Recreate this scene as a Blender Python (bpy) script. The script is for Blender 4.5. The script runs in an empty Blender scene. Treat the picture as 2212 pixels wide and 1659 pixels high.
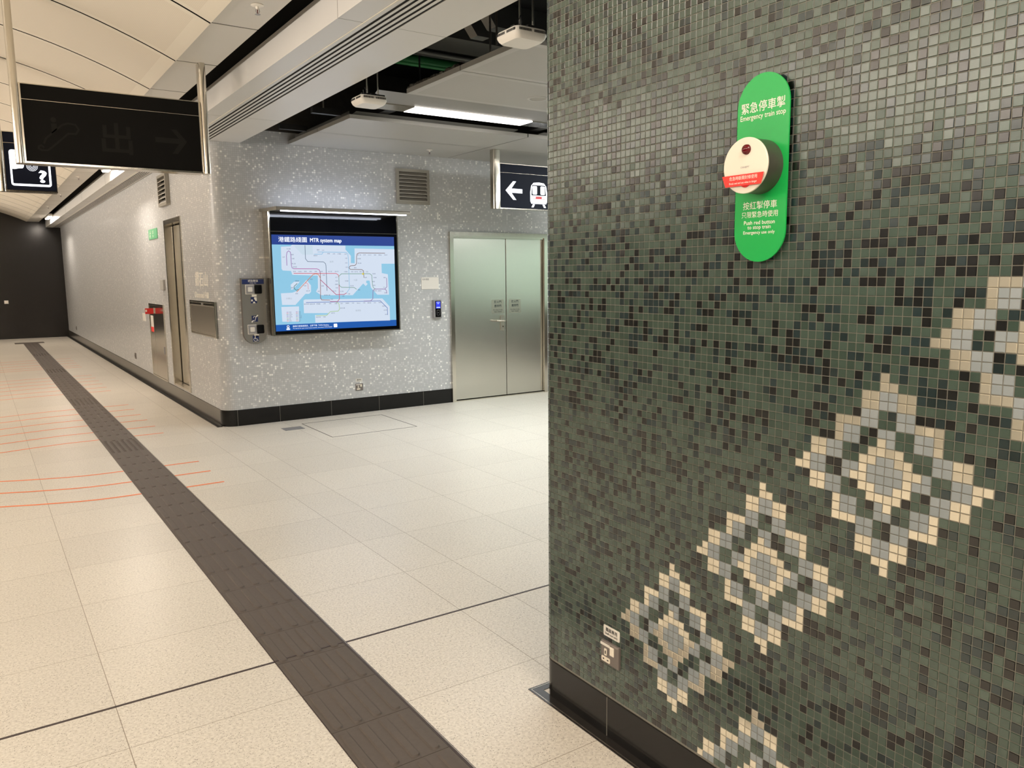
import bpy, bmesh, math, random
from mathutils import Vector, Matrix
random.seed(7)
SC = bpy.context.scene
COL = SC.collection
PI = math.pi

# ------------------------------------------------------------------ helpers
def lin(c):
    return c / 12.92 if c <= 0.04045 else ((c + 0.055) / 1.055) ** 2.4

def hexc(h):
    return tuple(lin(int(h[i:i + 2], 16) / 255) for i in (0, 2, 4)) + (1.0,)

class MB:
    """collects shapes into one mesh; local frame: x right, z up, the viewer at -y"""
    def __init__(self):
        self.v, self.f, self.m, self.uv = [], [], [], {}
    def add(self, vs, fs, m=0):
        o = len(self.v)
        self.v += [tuple(p) for p in vs]
        for f in fs:
            self.f.append([i + o for i in f]); self.m.append(m)
        return self
    def box(self, x0, x1, y0, y1, z0, z1, m=0):
        vs = [(x, y, z) for x in (x0, x1) for y in (y0, y1) for z in (z0, z1)]
        return self.add(vs, [(0, 1, 3, 2), (4, 6, 7, 5), (0, 4, 5, 1), (2, 3, 7, 6), (0, 2, 6, 4), (1, 5, 7, 3)], m)
    def cbox(self, x0, x1, y0, y1, z0, z1, c, m=0):
        """box with chamfered front edges (front = y0)"""
        vs = []
        for (y, d) in ((y0, c), (y0 + c, 0), (y1, 0)):
            vs += [(x0 + d, y, z0 + d), (x1 - d, y, z0 + d), (x1 - d, y, z1 - d), (x0 + d, y, z1 - d)]
        fs = [(0, 1, 2, 3), (11, 10, 9, 8)]
        for k in (0, 4):
            for i in range(4):
                j = (i + 1) % 4
                fs.append((k + i, k + 4 + i, k + 4 + j, k + j))
        return self.add(vs, fs, m)
    def prism(self, pts, y0, y1, m=0, axis='y'):
        n = len(pts)
        if axis == 'y':
            vs = [(p[0], y0, p[1]) for p in pts] + [(p[0], y1, p[1]) for p in pts]
        elif axis == 'x':
            vs = [(y0, p[0], p[1]) for p in pts] + [(y1, p[0], p[1]) for p in pts]
        else:
            vs = [(p[0], p[1], y0) for p in pts] + [(p[0], p[1], y1) for p in pts]
        fs = [tuple(range(n)), tuple(range(2 * n - 1, n - 1, -1))]
        fs += [(i, n + i, n + (i + 1) % n, (i + 1) % n) for i in range(n)]
        return self.add(vs, fs, m)
    def flat(self, pts, y, m=0):
        return self.add([(p[0], y, p[1]) for p in pts], [tuple(range(len(pts)))], m)
    def lathe(self, prof, c, axis='z', seg=24, m=0):
        """prof: (radius, height) list around an axis through c"""
        vs = []
        for r, h in prof:
            for k in range(seg):
                a = 2 * PI * k / seg
                ca, sa = r * math.cos(a), r * math.sin(a)
                if axis == 'z': vs.append((c[0] + ca, c[1] + sa, c[2] + h))
                elif axis == 'y': vs.append((c[0] + ca, c[1] + h, c[2] + sa))
                else: vs.append((c[0] + h, c[1] + ca, c[2] + sa))
        fs = []
        for i in range(len(prof) - 1):
            for k in range(seg):
                l = (k + 1) % seg
                fs.append((i * seg + k, i * seg + l, (i + 1) * seg + l, (i + 1) * seg + k))
        fs.append(tuple(range(seg - 1, -1, -1)))
        fs.append(tuple((len(prof) - 1) * seg + k for k in range(seg)))
        return self.add(vs, fs, m)
    def tube(self, path, r, seg=8, m=0):
        vs, fs = [], []
        P = [Vector(p) for p in path]
        for i, p in enumerate(P):
            t = (P[min(i + 1, len(P) - 1)] - P[max(i - 1, 0)]).normalized()
            a = Vector((0, 0, 1)) if abs(t.z) < 0.9 else Vector((1, 0, 0))
            u = t.cross(a).normalized(); w = t.cross(u)
            for k in range(seg):
                an = 2 * PI * k / seg
                vs.append(p + r * (math.cos(an) * u + math.sin(an) * w))
        for i in range(len(P) - 1):
            for k in range(seg):
                l = (k + 1) % seg
                fs.append((i * seg + k, i * seg + l, (i + 1) * seg + l, (i + 1) * seg + k))
        fs.append(tuple(range(seg))); fs.append(tuple((len(P) - 1) * seg + k for k in range(seg)))
        return self.add(vs, fs, m)
    def stroke(self, pts, w, y, m=0):
        """flat ribbon of width w along a polyline of (x, z)"""
        P = [Vector(p) for p in pts]; L, R = [], []
        for i, p in enumerate(P):
            a = (P[i] - P[i - 1]).normalized() if i else (P[1] - P[0]).normalized()
            b = (P[i + 1] - P[i]).normalized() if i < len(P) - 1 else a
            n = Vector((-(a + b).y, (a + b).x))
            n = n.normalized() if n.length > 1e-6 else Vector((-a.y, a.x))
            k = w / 2 / max(0.5, abs(n.dot(Vector((-a.y, a.x)))))
            L.append(p + n * k); R.append(p - n * k)
        vs = [(p.x, y, p.y) for p in L] + [(p.x, y, p.y) for p in R]; n = len(P)
        return self.add(vs, [(i, i + 1, n + i + 1, n + i) for i in range(n - 1)], m)
    def text(self, s, x0, z0, y, h=None, w=None, m=0, align='L', bold=0.0, depth=0.0):
        """lettering standing in the x-z plane; h = height of its box, w = width of its box"""
        vs, fs = text_geo(s, bold)
        if not vs: return self
        X = [p[0] for p in vs]; Z = [p[1] for p in vs]
        ax, bx, az, bz = min(X), max(X), min(Z), max(Z)
        sx = w / (bx - ax) if w else None; sz = h / (bz - az) if h else None
        sx = sx or sz; sz = sz or sx
        off = {'L': 0, 'C': -(bx - ax) * sx / 2, 'R': -(bx - ax) * sx}[align]
        V = [(x0 + off + (p[0] - ax) * sx, z0 + (p[1] - az) * sz) for p in vs]
        if not depth:
            return self.add([(a, y, b) for a, b in V], fs, m)
        n = len(V)
        edges = {}
        for f in fs:
            for i in range(len(f)):
                e = (f[i], f[(i + 1) % len(f)])
                edges[e] = 1
        side = [(a, b, n + b, n + a) for (a, b) in edges if (b, a) not in edges]
        return self.add([(a, y - depth, b) for a, b in V] + [(a, y, b) for a, b in V], fs + side, m)
    def build(self, name, mats, parent=None, smooth=35, **props):
        me = bpy.data.meshes.new(name)
        me.from_pydata(self.v, [], self.f)
        if not isinstance(mats, (list, tuple)): mats = [mats]
        for mt in mats: me.materials.append(mt)
        me.polygons.foreach_set('material_index', self.m)
        bm = bmesh.new(); bm.from_mesh(me)
        if smooth is not None:
            bmesh.ops.recalc_face_normals(bm, faces=bm.faces)
        bm.to_mesh(me); bm.free()
        if smooth:
            me.polygons.foreach_set('use_smooth', [True] * len(me.polygons))
            me.set_sharp_from_angle(angle=math.radians(smooth))
        me.update()
        o = bpy.data.objects.new(name, me); COL.objects.link(o)
        if parent: o.parent = parent
        for k, v in props.items(): o[k] = v
        return o

_tc = {}
def text_geo(s, bold=0.0):
    key = (s, bold)
    if key in _tc: return _tc[key]
    cu = bpy.data.curves.new('lettering', 'FONT'); cu.body = s; cu.offset = bold; cu.resolution_u = 3
    ob = bpy.data.objects.new('lettering', cu); COL.objects.link(ob)
    dg = bpy.context.evaluated_depsgraph_get()
    me = bpy.data.meshes.new_from_object(ob.evaluated_get(dg))
    r = ([(v.co.x, v.co.y) for v in me.vertices], [tuple(p.vertices) for p in me.polygons])
    bpy.data.objects.remove(ob); bpy.data.curves.remove(cu); bpy.data.meshes.remove(me)
    _tc[key] = r
    return r

def rrect(x0, x1, z0, z1, r, seg=6):
    pts = []
    for cx, cz, a0 in ((x1 - r, z1 - r, 0), (x0 + r, z1 - r, 90), (x0 + r, z0 + r, 180), (x1 - r, z0 + r, 270)):
        for k in range(seg + 1):
            a = math.radians(a0 + 90 * k / seg)
            pts.append((cx + r * math.cos(a), cz + r * math.sin(a)))
    return pts

def disc(cx, cz, r, seg=20):
    return [(cx + r * math.cos(2 * PI * k / seg), cz + r * math.sin(2 * PI * k / seg)) for k in range(seg)]

def thing(name, label, cat, loc=(0, 0, 0), rz=0.0, group=None):
    o = bpy.data.objects.new(name, None); COL.objects.link(o)
    o.empty_display_size = 0.1
    o.location = loc; o.rotation_euler = (0, 0, rz)
    o['label'] = label; o['category'] = cat
    if group: o['group'] = group
    return o

def tag(o, label, cat, group=None):
    o['label'] = label; o['category'] = cat
    if group: o['group'] = group
    return o

def dup(root, loc, label=None, group=None, rz=None):
    r = root.copy(); COL.objects.link(r); r.location = loc
    if rz is not None: r.rotation_euler = (0, 0, rz)
    if label: r['label'] = label
    if group: r['group'] = group
    for ch in list(root.children):
        c = ch.copy(); COL.objects.link(c); c.parent = r
        for g in list(ch.children):
            d = g.copy(); COL.objects.link(d); d.parent = c
    return r

def struct(mb, name, mats, parent=None, **k):
    return mb.build(name, mats, parent, kind='structure', **k)

# ------------------------------------------------------------------ materials
class NT:
    def __init__(self, name):
        self.mat = bpy.data.materials.new(name); self.mat.use_nodes = True
        self.t = self.mat.node_tree; self.b = self.t.nodes['Principled BSDF']
    def n(self, typ, **kw):
        nd = self.t.nodes.new(typ)
        for k, v in kw.items():
            if k.startswith('i_'): nd.inputs[k[2:].replace('_', ' ')].default_value = v
            else: setattr(nd, k, v)
        return nd
    def put(self, sock, v):
        if hasattr(v, 'is_output') or isinstance(v, bpy.types.NodeSocket): self.t.links.new(v, sock)
        else: sock.default_value = v
    def math(self, op, a, b=0.0, c=None):
        nd = self.t.nodes.new('ShaderNodeMath'); nd.operation = op
        self.put(nd.inputs[0], a); self.put(nd.inputs[1], b)
        if c is not None: self.put(nd.inputs[2], c)
        return nd.outputs[0]
    def vmath(self, op, a, b=(0, 0, 0)):
        nd = self.t.nodes.new('ShaderNodeVectorMath'); nd.operation = op
        self.put(nd.inputs[0], a); self.put(nd.inputs[1], b)
        return nd.outputs[0]
    def mix(self, f, a, b):
        nd = self.t.nodes.new('ShaderNodeMix'); nd.data_type = 'RGBA'
        self.put(nd.inputs[0], f); self.put(nd.inputs[6], a); self.put(nd.inputs[7], b)
        return nd.outputs[2]
    def set(self, name, v): self.put(self.b.inputs[name], v)

def plain(name, col, rough=0.5, metal=0.0, spec=0.5, vary=0.04, scale=30.0, bump=0.0):
    """painted / moulded surface with a slight noise in its tone"""
    k = NT(name); c = hexc(col)
    tc = k.n('ShaderNodeTexCoord')
    nz = k.n('ShaderNodeTexNoise'); nz.inputs['Scale'].default_value = scale; nz.inputs['Detail'].default_value = 3
    k.t.links.new(tc.outputs['Object'], nz.inputs['Vector'])
    dark = tuple(x * (1 - 2 * vary) for x in c[:3]) + (1,)
    k.set('Base Color', k.mix(nz.outputs['Fac'], dark, c))
    k.set('Roughness', rough); k.set('Metallic', metal); k.set('Specular IOR Level', spec)
    if bump:
        bp = k.n('ShaderNodeBump'); bp.inputs['Strength'].default_value = bump; bp.inputs['Distance'].default_value = 0.002
        k.t.links.new(nz.outputs['Fac'], bp.inputs['Height']); k.t.links.new(bp.outputs['Normal'], k.b.inputs['Normal'])
    return k.mat

def steel(name, col, rough=0.28, stretch=(1, 1, 60), amount=0.12, aniso=0.0, dk=0.86):
    """brushed stainless steel: stretched noise drives tone and roughness"""
    k = NT(name); c = hexc(col)
    tc = k.n('ShaderNodeTexCoord'); mp = k.n('ShaderNodeMapping'); mp.inputs['Scale'].default_value = stretch
    nz = k.n('ShaderNodeTexNoise'); nz.inputs['Scale'].default_value = 6; nz.inputs['Detail'].default_value = 5
    k.t.links.new(tc.outputs['Object'], mp.inputs['Vector']); k.t.links.new(mp.outputs['Vector'], nz.inputs['Vector'])
    dark = tuple(x * dk for x in c[:3]) + (1,)
    k.set('Base Color', k.mix(nz.outputs['Fac'], dark, c))
    k.set('Metallic', 1.0)
    k.set('Roughness', k.math('MULTIPLY_ADD', nz.outputs['Fac'], amount, rough - amount / 2))
    if aniso:
        k.set('Anisotropic', aniso)
    return k.mat

def glow(name, col, strength=1.0, base='101010'):
    k = NT(name); k.set('Base Color', hexc(base)); k.set('Roughness', 0.3)
    k.set('Emission Color', hexc(col)); k.set('Emission Strength', strength)
    return k.mat

PITCH = 0.0211

def mosaic_grey():
    k = NT('grey_mosaic'); uv = k.n('ShaderNodeUVMap'); uv.uv_map = 'UVMap'
    p = k.vmath('SCALE', uv.outputs['UV']); p.node.inputs['Scale'].default_value = 1 / PITCH
    cell = k.vmath('FLOOR', p); fr = k.vmath('FRACTION', p)
    wn = k.n('ShaderNodeTexWhiteNoise', noise_dimensions='3D'); k.t.links.new(cell, wn.inputs['Vector'])
    big = k.n('ShaderNodeTexNoise'); big.inputs['Scale'].default_value = 0.22; big.inputs['Detail'].default_value = 2
    k.t.links.new(cell, big.inputs['Vector'])
    val = k.math('ADD', wn.outputs['Value'], k.math('MULTIPLY', k.math('SUBTRACT', big.outputs['Fac'], 0.5), 0.22))
    rp = k.n('ShaderNodeValToRGB'); rp.color_ramp.interpolation = 'CONSTANT'
    els = [(0.0, 'b8babb'), (0.55, 'bdbebf'), (0.80, 'c7c8c8'), (0.90, 'd4d4d3'), (0.965, 'eeede9')]
    while len(rp.color_ramp.elements) < len(els): rp.color_ramp.elements.new(0.5)
    for e, (q, c) in zip(rp.color_ramp.elements, els): e.position = q; e.color = hexc(c)
    k.t.links.new(val, rp.inputs['Fac'])
    sp = k.n('ShaderNodeSeparateXYZ'); k.t.links.new(fr, sp.inputs[0])
    dx = k.math('ABSOLUTE', k.math('SUBTRACT', sp.outputs[0], 0.5)); dz = k.math('ABSOLUTE', k.math('SUBTRACT', sp.outputs[1], 0.5))
    grout = k.math('GREATER_THAN', k.math('MAXIMUM', dx, dz), 0.455)
    k.set('Base Color', k.mix(grout, rp.outputs['Color'], hexc('a6a5a3')))
    k.set('Roughness', k.math('MULTIPLY_ADD', grout, 0.4, 0.28)); k.set('Specular IOR Level', 0.5)
    g = k.n('ShaderNodeNewGeometry')
    tl = k.vmath('SUBTRACT', wn.outputs['Color'], (0.5, 0.5, 0.5)); ts = k.vmath('SCALE', tl); ts.node.inputs['Scale'].default_value = 0.05
    k.set('Normal', k.vmath('NORMALIZE', k.vmath('ADD', g.outputs['Normal'], ts)))
    return k.mat

def tile_mat(name, cols, rough=0.35, metal=0.0, speck=0.25, spec=0.5):
    """one glassy mosaic colour; a value stored on each tile shifts the tone"""
    k = NT(name); at = k.n('ShaderNodeAttribute'); at.attribute_name = 'tone'
    tc = k.n('ShaderNodeTexCoord'); nz = k.n('ShaderNodeTexNoise'); nz.inputs['Scale'].default_value = 420; nz.inputs['Detail'].default_value = 4
    k.t.links.new(tc.outputs['Object'], nz.inputs['Vector'])
    c = k.mix(at.outputs['Fac'], hexc(cols[0]), hexc(cols[1]))
    dk = k.n('ShaderNodeMix'); dk.data_type = 'RGBA'; dk.blend_type = 'MULTIPLY'; dk.inputs[0].default_value = speck
    k.t.links.new(c, dk.inputs[6]); k.t.links.new(nz.outputs['Fac'], dk.inputs[7])
    k.set('Base Color', dk.outputs[2]); k.set('Roughness', rough); k.set('Metallic', metal); k.set('Specular IOR Level', spec)
    return k.mat

def terrazzo():
    k = NT('terrazzo_floor'); g = k.n('ShaderNodeNewGeometry'); sp = k.n('ShaderNodeSeparateXYZ')
    k.t.links.new(g.outputs['Position'], sp.inputs[0]); x, y = sp.outputs[0], sp.outputs[1]
    right = k.math('GREATER_THAN', x, 1.05)
    low = k.math('MULTIPLY_ADD', k.math('LESS_THAN', y, 3.07), 2.757 - 3.577, 3.577)
    off = k.math('ADD', k.math('MULTIPLY', right, 3.07), k.math('MULTIPLY', k.math('SUBTRACT', 1.0, right), low))
    ky = k.math('DIVIDE', k.math('SUBTRACT', y, off), 0.5866)
    fy = k.math('FRACT', ky)
    jm = k.math('LESS_THAN', fy, 0.0042)
    cellx = None
    for xj in (-2.1, -1.5, -0.9, -0.3, 0.302, 1.767, 2.06, 2.65, 3.26, 3.86, 4.47, 5.07, 5.68, 6.29, 6.9):
        d = k.math('LESS_THAN', k.math('ABSOLUTE', k.math('SUBTRACT', x, xj)), 0.0014)
        jm = k.math('MAXIMUM', jm, d)
        s = k.math('GREATER_THAN', x, xj)
        cellx = s if cellx is None else k.math('ADD', cellx, s)
    cv = k.n('ShaderNodeCombineXYZ'); k.t.links.new(cellx, cv.inputs[0]); k.t.links.new(k.math('FLOOR', ky), cv.inputs[1])
    wn = k.n('ShaderNodeTexWhiteNoise', noise_dimensions='3D'); k.t.links.new(cv.outputs[0], wn.inputs['Vector'])
    n1 = k.n('ShaderNodeTexNoise'); n1.inputs['Scale'].default_value = 95; n1.inputs['Detail'].default_value = 4; n1.inputs['Roughness'].default_value = 0.6
    n3 = k.n('ShaderNodeTexNoise'); n3.inputs['Scale'].default_value = 1.3
    vo = k.n('ShaderNodeTexVoronoi'); vo.inputs['Scale'].default_value = 230
    for q in (n1, vo, n3): k.t.links.new(g.outputs['Position'], q.inputs['Vector'])
    rp = k.n('ShaderNodeValToRGB'); e = rp.color_ramp.elements
    e[0].position = 0.36; e[0].color = hexc('c7c0b4'); e[1].position = 0.62; e[1].color = hexc('dfd9cd')
    k.t.links.new(n1.outputs['Fac'], rp.inputs['Fac'])
    col = rp.outputs['Color']
    vs = k.n('ShaderNodeSeparateColor'); k.t.links.new(vo.outputs['Color'], vs.inputs[0])
    speck = k.math('MULTIPLY', k.math('GREATER_THAN', vs.outputs[0], 0.90), k.math('LESS_THAN', vo.outputs['Distance'], 0.38))
    col = k.mix(k.math('MULTIPLY', speck, 0.85), col, hexc('5c544a'))
    tint = k.n('ShaderNodeMix'); tint.data_type = 'RGBA'; tint.blend_type = 'MULTIPLY'; tint.inputs[0].default_value = 1
    k.t.links.new(col, tint.inputs[6])
    tv = k.math('MULTIPLY_ADD', wn.outputs['Value'], 0.07, 0.93)
    tv = k.math('MULTIPLY', tv, k.math('MULTIPLY_ADD', n3.outputs['Fac'], 0.10, 0.95))
    cc = k.n('ShaderNodeCombineColor')
    for i in range(3): k.t.links.new(tv, cc.inputs[i])
    k.t.links.new(cc.outputs[0], tint.inputs[7])
    k.set('Base Color', k.mix(jm, tint.outputs[2], hexc('8d8273')))
    k.set('Roughness', k.math('MULTIPLY_ADD', n1.outputs['Fac'], 0.1, 0.27)); k.set('Specular IOR Level', 0.45)
    return k.mat

def perforated(name, col):
    """powder coated panel with a fine grid of punched holes"""
    k = NT(name); g = k.n('ShaderNodeTexCoord')
    s = k.vmath('SCALE', g.outputs['Object']); s.node.inputs['Scale'].default_value = 1 / 0.008
    fr = k.vmath('FRACTION', s); sp = k.n('ShaderNodeSeparateXYZ'); k.t.links.new(fr, sp.inputs[0])
    dx = k.math('SUBTRACT', sp.outputs[0], 0.5); dy = k.math('SUBTRACT', sp.outputs[1], 0.5)
    r2 = k.math('ADD', k.math('MULTIPLY', dx, dx), k.math('MULTIPLY', dy, dy))
    hole = k.math('LESS_THAN', r2, 0.028)
    k.set('Base Color', k.mix(k.math('MULTIPLY', hole, 0.5), hexc(col), hexc('b3ab9d'))); k.set('Roughness', 0.55)
    return k.mat

M = {}
M['green'] = tile_mat('green_mosaic', ('33453a', '43554a'), 0.26, spec=1.0)
M['teal'] = tile_mat('teal_mosaic', ('122323', '203335'), 0.25, spec=1.0)
M['black'] = tile_mat('black_mosaic', ('090909', '131312'), 0.24, spec=0.9)
M['silver'] = tile_mat('pale_grey_mosaic', ('868e90', '91989a'), 0.45, speck=0.06)
M['gold'] = tile_mat('gold_glass_mosaic', ('e0d8c4', 'ece4d0'), 0.12, metal=0.6, speck=0.06)
M['grout'] = plain('grout', '7b786e', 0.9, vary=0.08, scale=90)
M['mosaic'] = mosaic_grey()
M['floor'] = terrazzo()
M['steel'] = steel('brushed_steel', 'c9c2b6', 0.30)
M['steel_door'] = steel('door_steel', 'd6d3ca', 0.25, (40, 40, 1.0), 0.05, dk=0.95)
M['steel_bright'] = steel('polished_steel', 'd8d2c6', 0.16, (40, 40, 1), 0.1)
M['granite'] = plain('black_granite', '181716', 0.16, vary=0.25, scale=220, spec=0.3)
M['granite_dark'] = plain('dark_granite_border', '2c2926', 0.22, vary=0.25, scale=220)
M['granite_grey'] = plain('grey_granite', '4f4a43', 0.2, vary=0.2, scale=200)
M['tactile'] = plain('dark_grey_tactile', '595049', 0.62, vary=0.12, scale=60)
M['joint'] = plain('dark_joint_strip', '3d3230', 0.5)
M['orange'] = plain('orange_floor_tape', 'f07f48', 0.5)
M['vault'] = plain('cream_panel', 'd8d0c0', 0.42, vary=0.02, scale=4)
M['vault_perf'] = perforated('perforated_cream_panel', 'd2c9b9')
M['white_panel'] = plain('pale_grey_panel', 'aaa8a3', 0.4, vary=0.02, scale=4)
M['panel_perf'] = perforated('perforated_grey_panel', 'a3a19c')
M['strip'] = plain('flat_strip_panel', 'd0ccc4', 0.4, vary=0.02, scale=4)
M['reflector'] = plain('grey_reflector', '86847f', 0.4, vary=0.02)
M['beam'] = plain('beam_cladding', 'd2d0cc', 0.35, vary=0.02, scale=4)
M['void'] = plain('void_shade', '0c0b0a', 0.9)  # black colour stands for the shade in gaps, slots and hollows
M['dark_metal'] = plain('black_bracket', '151413', 0.5)
M['galv'] = steel('galvanised_duct', '8b8a84', 0.5, (3, 3, 3), 0.2)
M['green_pipe'] = plain('green_conduit', '1f7a3a', 0.5)
M['concrete'] = plain('dark_concrete', '45403a', 0.9, vary=0.3, scale=12)
M['foil'] = steel('crumpled_foil', '8d867a', 0.45, (9, 9, 9), 0.3)
M['white_plastic'] = plain('white_plastic', 'e4dfd6', 0.4, vary=0.01)
M['black_glass'] = plain('black_glass', '0a0b0e', 0.06, vary=0.0)
M['sign_black'] = plain('black_sign_face', '0d0c0b', 0.5, vary=0.1, scale=150, spec=0.15)
M['sign_navy'] = plain('navy_sign_face', '141a2c', 0.5, vary=0.05, spec=0.15)
M['unlit'] = plain('unlit_pictogram', '1d1c1a', 0.5, vary=0.02, spec=0.15)
M['lit'] = glow('lit_white', 'f6f8ff', 2.2)
M['lit_red'] = glow('lit_red', 'd8202a', 1.0)
M['far'] = plain('black_hoarding', '15110f', 0.22, vary=0.2, scale=8)
M['plate_green'] = plain('green_plate', '14a84c', 0.32, vary=0.01)
M['letter_white'] = plain('white_lettering', 'efeade', 0.5, vary=0.0)
M['ink'] = plain('black_lettering', '1b1a1c', 0.5, vary=0.0)
M['ink_faint'] = plain('grey_lettering', '3f4644', 0.4, vary=0.0)
M['red'] = plain('red_plastic', 'cc1f1d', 0.35, vary=0.02)
M['red_label'] = plain('red_label', 'e8352c', 0.5, vary=0.01)
M['red_lens'] = plain('dark_red_lens', '5a0410', 0.08, vary=0.0)
M['cream_metal'] = plain('cream_cover', 'ece3d2', 0.35, vary=0.02)
M['housing'] = plain('grey_green_housing', '43443a', 0.35, vary=0.05)
M['socket'] = plain('bronze_socket_plate', '7d7570', 0.4, metal=0.3, vary=0.04)
M['navy'] = plain('navy_label', '12265c', 0.45, vary=0.02)
M['grey_metal'] = plain('grey_metal', 'a19fa0', 0.35, metal=0.25, vary=0.05)
M['vent'] = plain('grey_vent', '9b968c', 0.45, metal=0.3, vary=0.03)
M['vent_slat_shaded'] = plain('shaded_vent_slat', '827d75', 0.45, vary=0.03)  # darker vent grey, shade of the downward faces painted in
M['vent_lip_lit'] = plain('lit_vent_edge', 'c2bdb3', 0.4, vary=0.02)  # paler vent grey, light on the slat edges painted in
M['letter_cream'] = plain('cream_lettering', 'f2eee4', 0.4, vary=0.0)
M['sign_green'] = plain('green_exit_plate', '5fae7e', 0.4, vary=0.03)
M['mint'] = plain('mint_glass_panel', 'cbe8dc', 0.25, vary=0.03, scale=2)
M['psd'] = plain('dark_glass_screen', '4c544f', 0.12, vary=0.05, scale=2)
M['hall'] = plain('pale_wall_panel', 'b4aea4', 0.4, vary=0.03, scale=2)
M['tube'] = glow('lamp_diffuser', 'fff8f0', 5.0, 'ffffff')
M['tube_warm'] = glow('warm_lamp_diffuser', 'ffeedd', 22.0, 'ffffff')
M['led'] = glow('cool_led_strip', 'e4ebff', 12.0, 'ffffff')
M['reader'] = glow('blue_display', '2a35d8', 1.3)
M['reader_lit'] = glow('pale_blue_display', '9fb0ff', 1.6)
# ------------------------------------------------------------------ the setting
XL, YB, XR = 2.055, 8.43, 1.654        # corridor wall, map wall, green wall
RC = 0.13                              # radius of the rounded wall corner
YF = 24.6                              # black hoarding across the far end
XW, YS, XE = -3.1, -4.0, 8.0

struct(MB().add([(XW, YS, 0), (XE, YS, 0), (XE, YF, 0), (XW, YF, 0)], [(0, 1, 2, 3)]), 'floor', M['floor'])
struct(MB().box(XW, XE, YS, YF, 3.78, 3.9), 'ceiling', M['void'])

# mosaic walls: strips of quads with a UV in metres that runs on round the corner
def mosaic_wall(name, rects):
    """rects: (point(u) -> (x, y), u0, u1, z0, z1, steps)"""
    vs, fs, uvs = [], [], []
    for fn, u0, u1, z0, z1, n in rects:
        for i in range(n):
            a, b = u0 + (u1 - u0) * i / n, u0 + (u1 - u0) * (i + 1) / n
            o = len(vs)
            for (u, z) in ((a, z0), (b, z0), (b, z1), (a, z1)):
                p = fn(u); vs.append((p[0], p[1], z)); uvs.append((u, z))
            fs.append((o, o + 1, o + 2, o + 3))
    me = bpy.data.meshes.new(name); me.from_pydata(vs, [], fs)
    ul = me.uv_layers.new(name='UVMap')
    for lp in me.loops: ul.data[lp.index].uv = uvs[lp.vertex_index]
    me.materials.append(M['mosaic'])
    bm = bmesh.new(); bm.from_mesh(me); bmesh.ops.remove_doubles(bm, verts=bm.verts, dist=1e-5); bm.to_mesh(me); bm.free()
    me.polygons.foreach_set('use_smooth', [True] * len(me.polygons)); me.set_sharp_from_angle(angle=math.radians(40))
    o = bpy.data.objects.new(name, me); COL.objects.link(o); o['kind'] = 'structure'
    return o

UA = YF - (YB + RC)                    # length of the straight corridor wall
UB = UA + RC * PI / 2
def p_left(u): return (XL, YF - u)
def p_arc(u):
    a = (u - UA) / RC
    return (XL + RC - RC * math.cos(a), YB + RC - RC * math.sin(a))
def p_back(u): return (XL + RC + (u - UB), YB)
def uy(y): return YF - y
def ux(x): return UB + x - XL - RC
D2 = (9.90, 10.83, 0.19, 2.255)        # recessed steel door in the corridor wall: y0 y1 z0 z1
ZT = 2.99
mosaic_wall('wall_left', [(p_left, 0, uy(D2[1]), 0, ZT, 1), (p_left, uy(D2[1]), uy(D2[0]), 0, D2[2], 1), (p_left, uy(D2[1]), uy(D2[0]), D2[3], ZT, 1),
                          (p_left, uy(D2[0]), UA, 0, ZT, 1), (p_arc, UA, UB, 0, 3.06, 14)])
D1 = (4.80, 6.235, 0.0, 2.055)         # double door in the map wall: x0 x1 z0 z1
mosaic_wall('wall_back', [(p_back, UB, ux(D1[0]), 0, 3.06, 1), (p_back, ux(D1[0]), ux(D1[1]), D1[3], 3.06, 1), (p_back, ux(D1[1]), ux(XE), 0, 3.06, 1)])

struct(MB().box(XW, XL + 0.1, YF, YF + 0.1, 0, 3.78), 'wall_far', M['far'])
struct(MB().box(XW - 0.1, XW, YS, YF, 0, 2.42, 1).box(XW - 0.1, XW, YS, YF, 2.42, 3.78, 0), 'wall_west', [M['hall'], M['psd']])
struct(MB().box(XW, XE, YS - 0.1, YS, 0, 3.78), 'wall_south', M['hall'])
struct(MB().box(XE, XE + 0.1, YS, YB, 0, 1.0, 1).box(XE, XE + 0.1, YS, YB, 1.0, 2.15, 0).box(XE, XE + 0.1, YS, YB, 2.15, 3.78, 1), 'wall_east', [M['mint'], plain('grey_wall_panel', '45413b', 0.5)])

# black granite skirting that follows both mosaic walls and the corner
def band(name, path, z0, z1, t, mat, seg_joints=()):
    """path of (x, y, nx, ny); a band of thickness t in front of it"""
    vs, fs = [], []
    for x, y, nx, ny in path:
        vs += [(x, y, z0), (x + nx * t, y + ny * t, z0), (x + nx * t, y + ny * t, z1 - 0.004), (x + nx * (t - 0.004), y + ny * (t - 0.004), z1), (x, y, z1)]
    for i in range(len(path) - 1):
        for k in range(4):
            fs.append((i * 5 + k, (i + 1) * 5 + k, (i + 1) * 5 + k + 1, i * 5 + k + 1))
    mb = MB().add(vs, fs)
    return struct(mb, name, mat)
arc = []
for i in range(13):
    a = PI / 2 * i / 12
    arc.append((XL + RC - RC * math.cos(a), YB + RC - RC * math.sin(a), -math.cos(a), -math.sin(a)))
band('baseboard_left', [(XL, YF, -1, 0)] + arc[:1], 0.0, 0.175, 0.008, M['granite_grey'])
band('baseboard_back', arc + [(D1[0], YB, 0, -1)], 0.0, 0.172, 0.008, M['granite'])
jm = MB()
for x in (2.191, 2.641, 3.226, 3.811, 4.391):
    jm.box(x - 0.0015, x + 0.0015, YB - 0.0086, YB - 0.004, 0.002, 0.171)
struct(jm, 'trim_1', M['grout'])
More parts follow.
